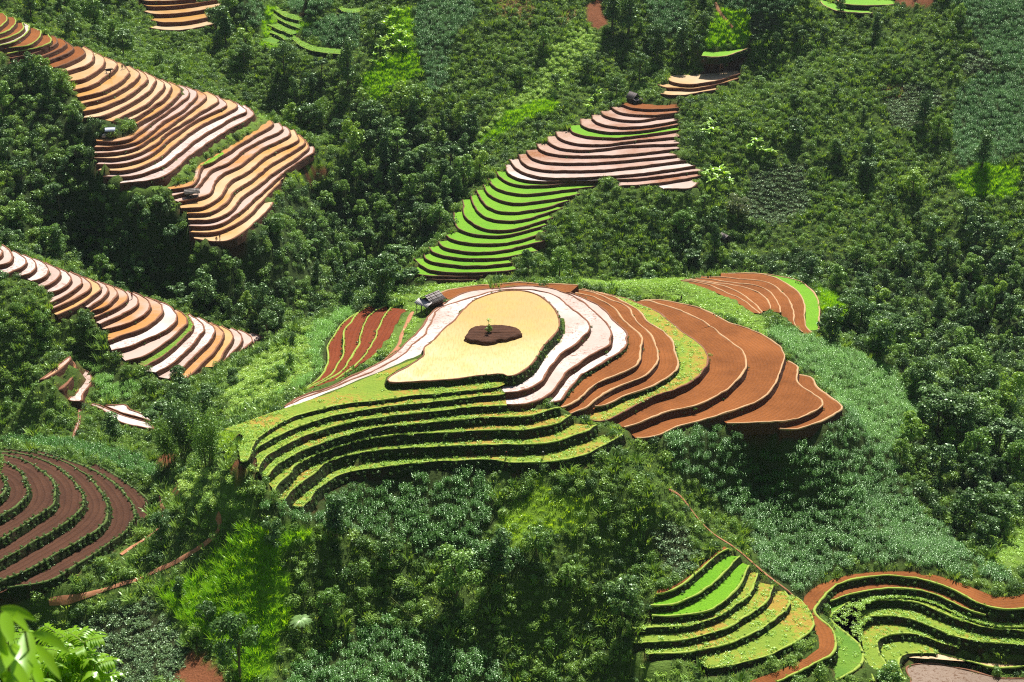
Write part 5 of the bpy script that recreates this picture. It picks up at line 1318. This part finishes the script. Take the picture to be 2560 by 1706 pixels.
person(T_('A 768,422'), -.3, 'black', 'hair', 'bend', 'right one of two people bending over an upper orange terrace')
person(T_('R 322,1195'), 0, 'black', 'redscarf', 'bend', 'person with a red headscarf bending on the lowest lime terrace')
person(T_('R 770,1196'), 0, 'black', 'scarf', 'bend', 'person with a white headscarf bending on the lowest lime terrace')
def buffalo(P, rz, label):
    if P is None: return
    root = empty('water_buffalo', P, rz)
    J = [(0,.55,1.0,.30,.33),(0,0,.98,.36,.40),(0,-.55,1.05,.30,.34),(0,-.92,1.15,.19,.22),(0,-1.2,1.18,.15,.15),(0,-1.5,1.02,.09,.09),(0,.82,1.05,.12,.12),(0,.98,.8,.03,.03),(0,1.0,.45,.025,.025)]
    E_ = [(0,1),(1,2),(2,3),(3,4),(4,5),(0,6),(6,7),(7,8)]
    for y, k, by in ((-.55,2,-.04),(.55,0,.10)):
        for s in (-1,1):
            i = len(J); J += [(s*.2,y,.72,.14),(s*.21,y+by,.40,.075),(s*.21,y-by*.2,.12,.055),(s*.21,y-.05,.03,.065)]; E_ += [(k,i),(i,i+1),(i+1,i+2),(i+2,i+3)]
    for s in (-1,1):
        i = len(J); J += [(s*.24,-1.12,1.22,.04,.06)]; E_ += [(4,i)]
    obj('body', skinned('body', J, E_, lambda c: 0, [flat('buffalo hide',(.035,.03,.03))]), root)
    P_ = [tube([(s*.10,-1.15,1.30),(s*.38,-1.02,1.36),(s*.52,-.75,1.46),(s*.45,-.52,1.55)], [.05,.045,.03,.008], 6) for s in (-1,1)]
    for q in P_: obj('horn', make_mesh('horn', *q, [flat('horn',(.12,.1,.09))]), root)
    tag(root, label, 'buffalo')
buffalo(T_('A 665,450'), math.radians(95), 'dark water buffalo standing in an upper orange terrace of the upper left ridge')

# ------------------------------------------------------------------ small odds and ends on the hills
def rock(px, s, label):
    r = np.random.default_rng(int(px[0])); bm = bmesh.new(); bmesh.ops.create_icosphere(bm, subdivisions=3, radius=1)
    for v in bm.verts:
        d = v.co.normalized(); v.co = d*(1+.22*math.sin(3.1*d.x+1)*math.cos(2.7*d.y)+.12*math.sin(6*d.z+4*d.x))*s; v.co.z *= .7
    me = bpy.data.meshes.new('boulder'); bm.to_mesh(me); bm.free(); me.materials.append(M['rock']); p = hit(px); o = obj('boulder', me, loc=p+np.array([0,0,s*.35])); tag(o, label, 'boulder')
M['rock'] = m_plain('pale rock', (.45,.38,.34), (.62,.55,.50), 3)
rock(pl('A 640,838')[0], .75, 'pale boulder left of the small sheet roofed hut')
def stump(px, label):
    p = hit(px); r = np.random.default_rng(4); V, Fc = tube([(0,0,-.2),(.02,0,.25),(.10,.02,.7),(.16,.03,1.1)], [.36,.27,.22,.13], 9); V = V+r.normal(0,.025,V.shape)
    o = obj('tree_stump', make_mesh('tree_stump', V, Fc, [M['wood']]), loc=p); tag(o, label, 'stump')
stump(pl('Q 1675,305')[0], 'dark weathered stump on the green shoulder right of the hilltop pond')
fp = np.array([hit(p) for p in pl('H 335,1085 370,1115 410,1150 460,1185 510,1215 560,1245')]); fc = resample(fp, step=1.2); fc[:,2] = hz(fc[:,:2])
root = empty('bamboo_fence', fc[0]); q = fc-fc[0]
for v in q: obj('post', make_mesh('post', *tube([v+np.array([0,0,-.2]), v+np.array([0,0,1.25])], [.05,.045], 6), [M['culm']]), root)
for zz in (.5,1.0): obj('rail', make_mesh('rail', *tube(q+np.array([0,0,zz]), np.full(len(q), .04), 5), [M['culm']]), root)
tag(root, 'pale bamboo fence between the lower thicket and the bottom maize field', 'fence')

# ------------------------------------------------------------------ plants right by the viewpoint
def at_d(px, d):
    v = unit(rays(px)[0]); return np.array([0,0,CAMZ])+v*d
def leaf_between(a, b, w, sag, seg=9, twist=0.3):
    a, b = np.array(a), np.array(b); f = np.linspace(0,1,seg+1); c = a+(b-a)*f[:,None]; c[:,2] += sag*np.sin(np.pi*f)*np.linalg.norm(b-a)
    t = unit(np.gradient(c, axis=0)); side = unit(np.cross(t, unit(np.array([.25,-.75,.6])))); n = np.cross(side, t)
    ww = w*np.sin(np.pi*np.clip(.08+f*.92, 0, 1))**.75; ww[-1] = .001
    V = np.vstack([c-side*ww[:,None]/2+n*ww[:,None]*.12, c, c+side*ww[:,None]/2+n*ww[:,None]*.12]); return V, gridfaces(3, seg+1)
NEAR = [((2,1522),(92,1553),22,.10),((10,1528),(75,1585),22,.08),((8,1532),(32,1612),30,.02),((82,1584),(178,1636),24,.10),((70,1582),(58,1720),46,.02),((92,1614),(152,1700),22,.06),((45,1612),(-12,1700),34,.05),((78,1640),(112,1740),24,.04),((-20,1560),(20,1650),26,.05),((30,1650),(80,1760),30,.03),((5,1690),(60,1745),26,.08)]
DN = 4.6
gx0, gy0 = at_d((35,1800), DN)[:2]; g0 = np.array([gx0, gy0, hz([[gx0,gy0]])[0]])
root = empty('bamboo_shoot', g0); P = [leaf_between(at_d(a, DN+.12*math.sin(i*2.1))-g0, at_d(b, DN-.15+.1*math.cos(i*1.7))-g0, w*DN/F, s) for i, (a,b,w,s) in enumerate(NEAR)]
for pt in P: obj('leaf', make_mesh('leaf', *pt, [LF['near']], smoothf=True), root)
tip = at_d((62,1578), DN)-g0; tip2 = at_d((2,1526), DN)-g0
obj('stalk', make_mesh('stalk', *joinVF([tube([(0,0,-.2), tuple(tip*.6+np.array([.05,0,0])), tuple(tip)], [.018,.012,.004], 6), tube([(-.05,0,-.2), tuple(tip2*.6+np.array([-.06,0,0])), tuple(tip2)], [.018,.012,.004], 6)]), [M['culm']]), root)
tag(root, 'blurred bright green leaves of a plant close to the camera', 'plant')
def spray_plant(tops, d, label):
    b = at_d((tops[0][0]-10, 1800), d); g = np.array([b[0], b[1], hz([[b[0],b[1]]])[0]]); root = empty('young_tree', g); r = np.random.default_rng(350); C, Lp = [], []
    for (x, y) in tops:
        t = at_d((x,y), d+r.uniform(-.5,.5))-g; foot = np.array([r.uniform(-.4,.4), r.uniform(-.4,.4), -.3]); f = np.linspace(0,1,8); path = foot+(t-foot)*f[:,None]; path[:,:2] += (.12*np.sin(f*5))[:,None]
        C.append(tube(path, np.linspace(.035,.008,8), 5)); Ls = np.linalg.norm(t-foot)
        for k in range(30):
            ff = 1-.55*(k/30)**1.2; q = np.array([np.interp(ff, f, path[:,i]) for i in range(3)]); a = k*2.4+r.normal(0,.3); Lb = .28+.55*(1-ff)/.55*.9
            dv = unit(np.array([math.cos(a), math.sin(a), .55])); pth = q+dv*np.linspace(0,Lb,5)[:,None]+np.c_[np.zeros((5,2)), -.18*np.linspace(0,1,5)**2*Lb]
            C.append(tube(pth, np.linspace(.008,.003,5), 4))
            for e in range(13):
                u = (e+1)/13; o_ = q+dv*Lb*u+np.array([0,0,-.18*u*u*Lb]); s = 1 if e%2 else -1; sd = np.array([-dv[1], dv[0], 0])*s
                Lp.append(blade(o_, unit(sd*.8+dv*.6+np.array([0,0,r.uniform(.0,.35)])), r.uniform(.13,.21), .045, 1.3, 3))
    obj('branches', make_mesh('branches', *joinVF(C), [M['stem']]), root); obj('foliage', make_mesh('foliage', *joinVF(Lp), [LF['near']]), root); tag(root, label, 'young tree')
spray_plant([(172,1572),(238,1592),(206,1590),(140,1612),(262,1650),(112,1640),(190,1650)], 22, 'yellow green young tree behind the blurred leaves, bottom left corner')
spray_plant([(28,1612),(52,1590)], 19, 'second yellow green sprig showing between the blurred leaves')
# the thin haze that lies in the valley
hv = bpy.data.materials.new('valley haze'); hv.use_nodes = True; ht = hv.node_tree; ht.nodes.clear(); ho = ht.nodes.new('ShaderNodeOutputMaterial'); pv = ht.nodes.new('ShaderNodeVolumePrincipled')
pv.inputs['Color'].default_value = (.75,.88,1,1); pv.inputs['Density'].default_value = .00004; pv.inputs['Anisotropy'].default_value = .2; ht.links.new(pv.outputs[0], ho.inputs['Volume'])
zlo, zhi = float(GZ.min())-1.0, float(max(GZ.max()+16, CAMZ+4)); bv, bf = boxV((0, 299, (zlo+zhi)/2), (486, 636, zhi-zlo))
o = obj('haze', make_mesh('haze', bv, bf, [hv])); tag(o, 'thin pale haze filling the whole valley', 'haze', None, 'stuff')
# every label within sixteen words
for o in COL.objects:
    if o.parent is None and 'label' in o and not 4 <= len(str(o['label']).split()) <= 16: print('LABEL', len(o['label'].split()), o.name, o['label'])
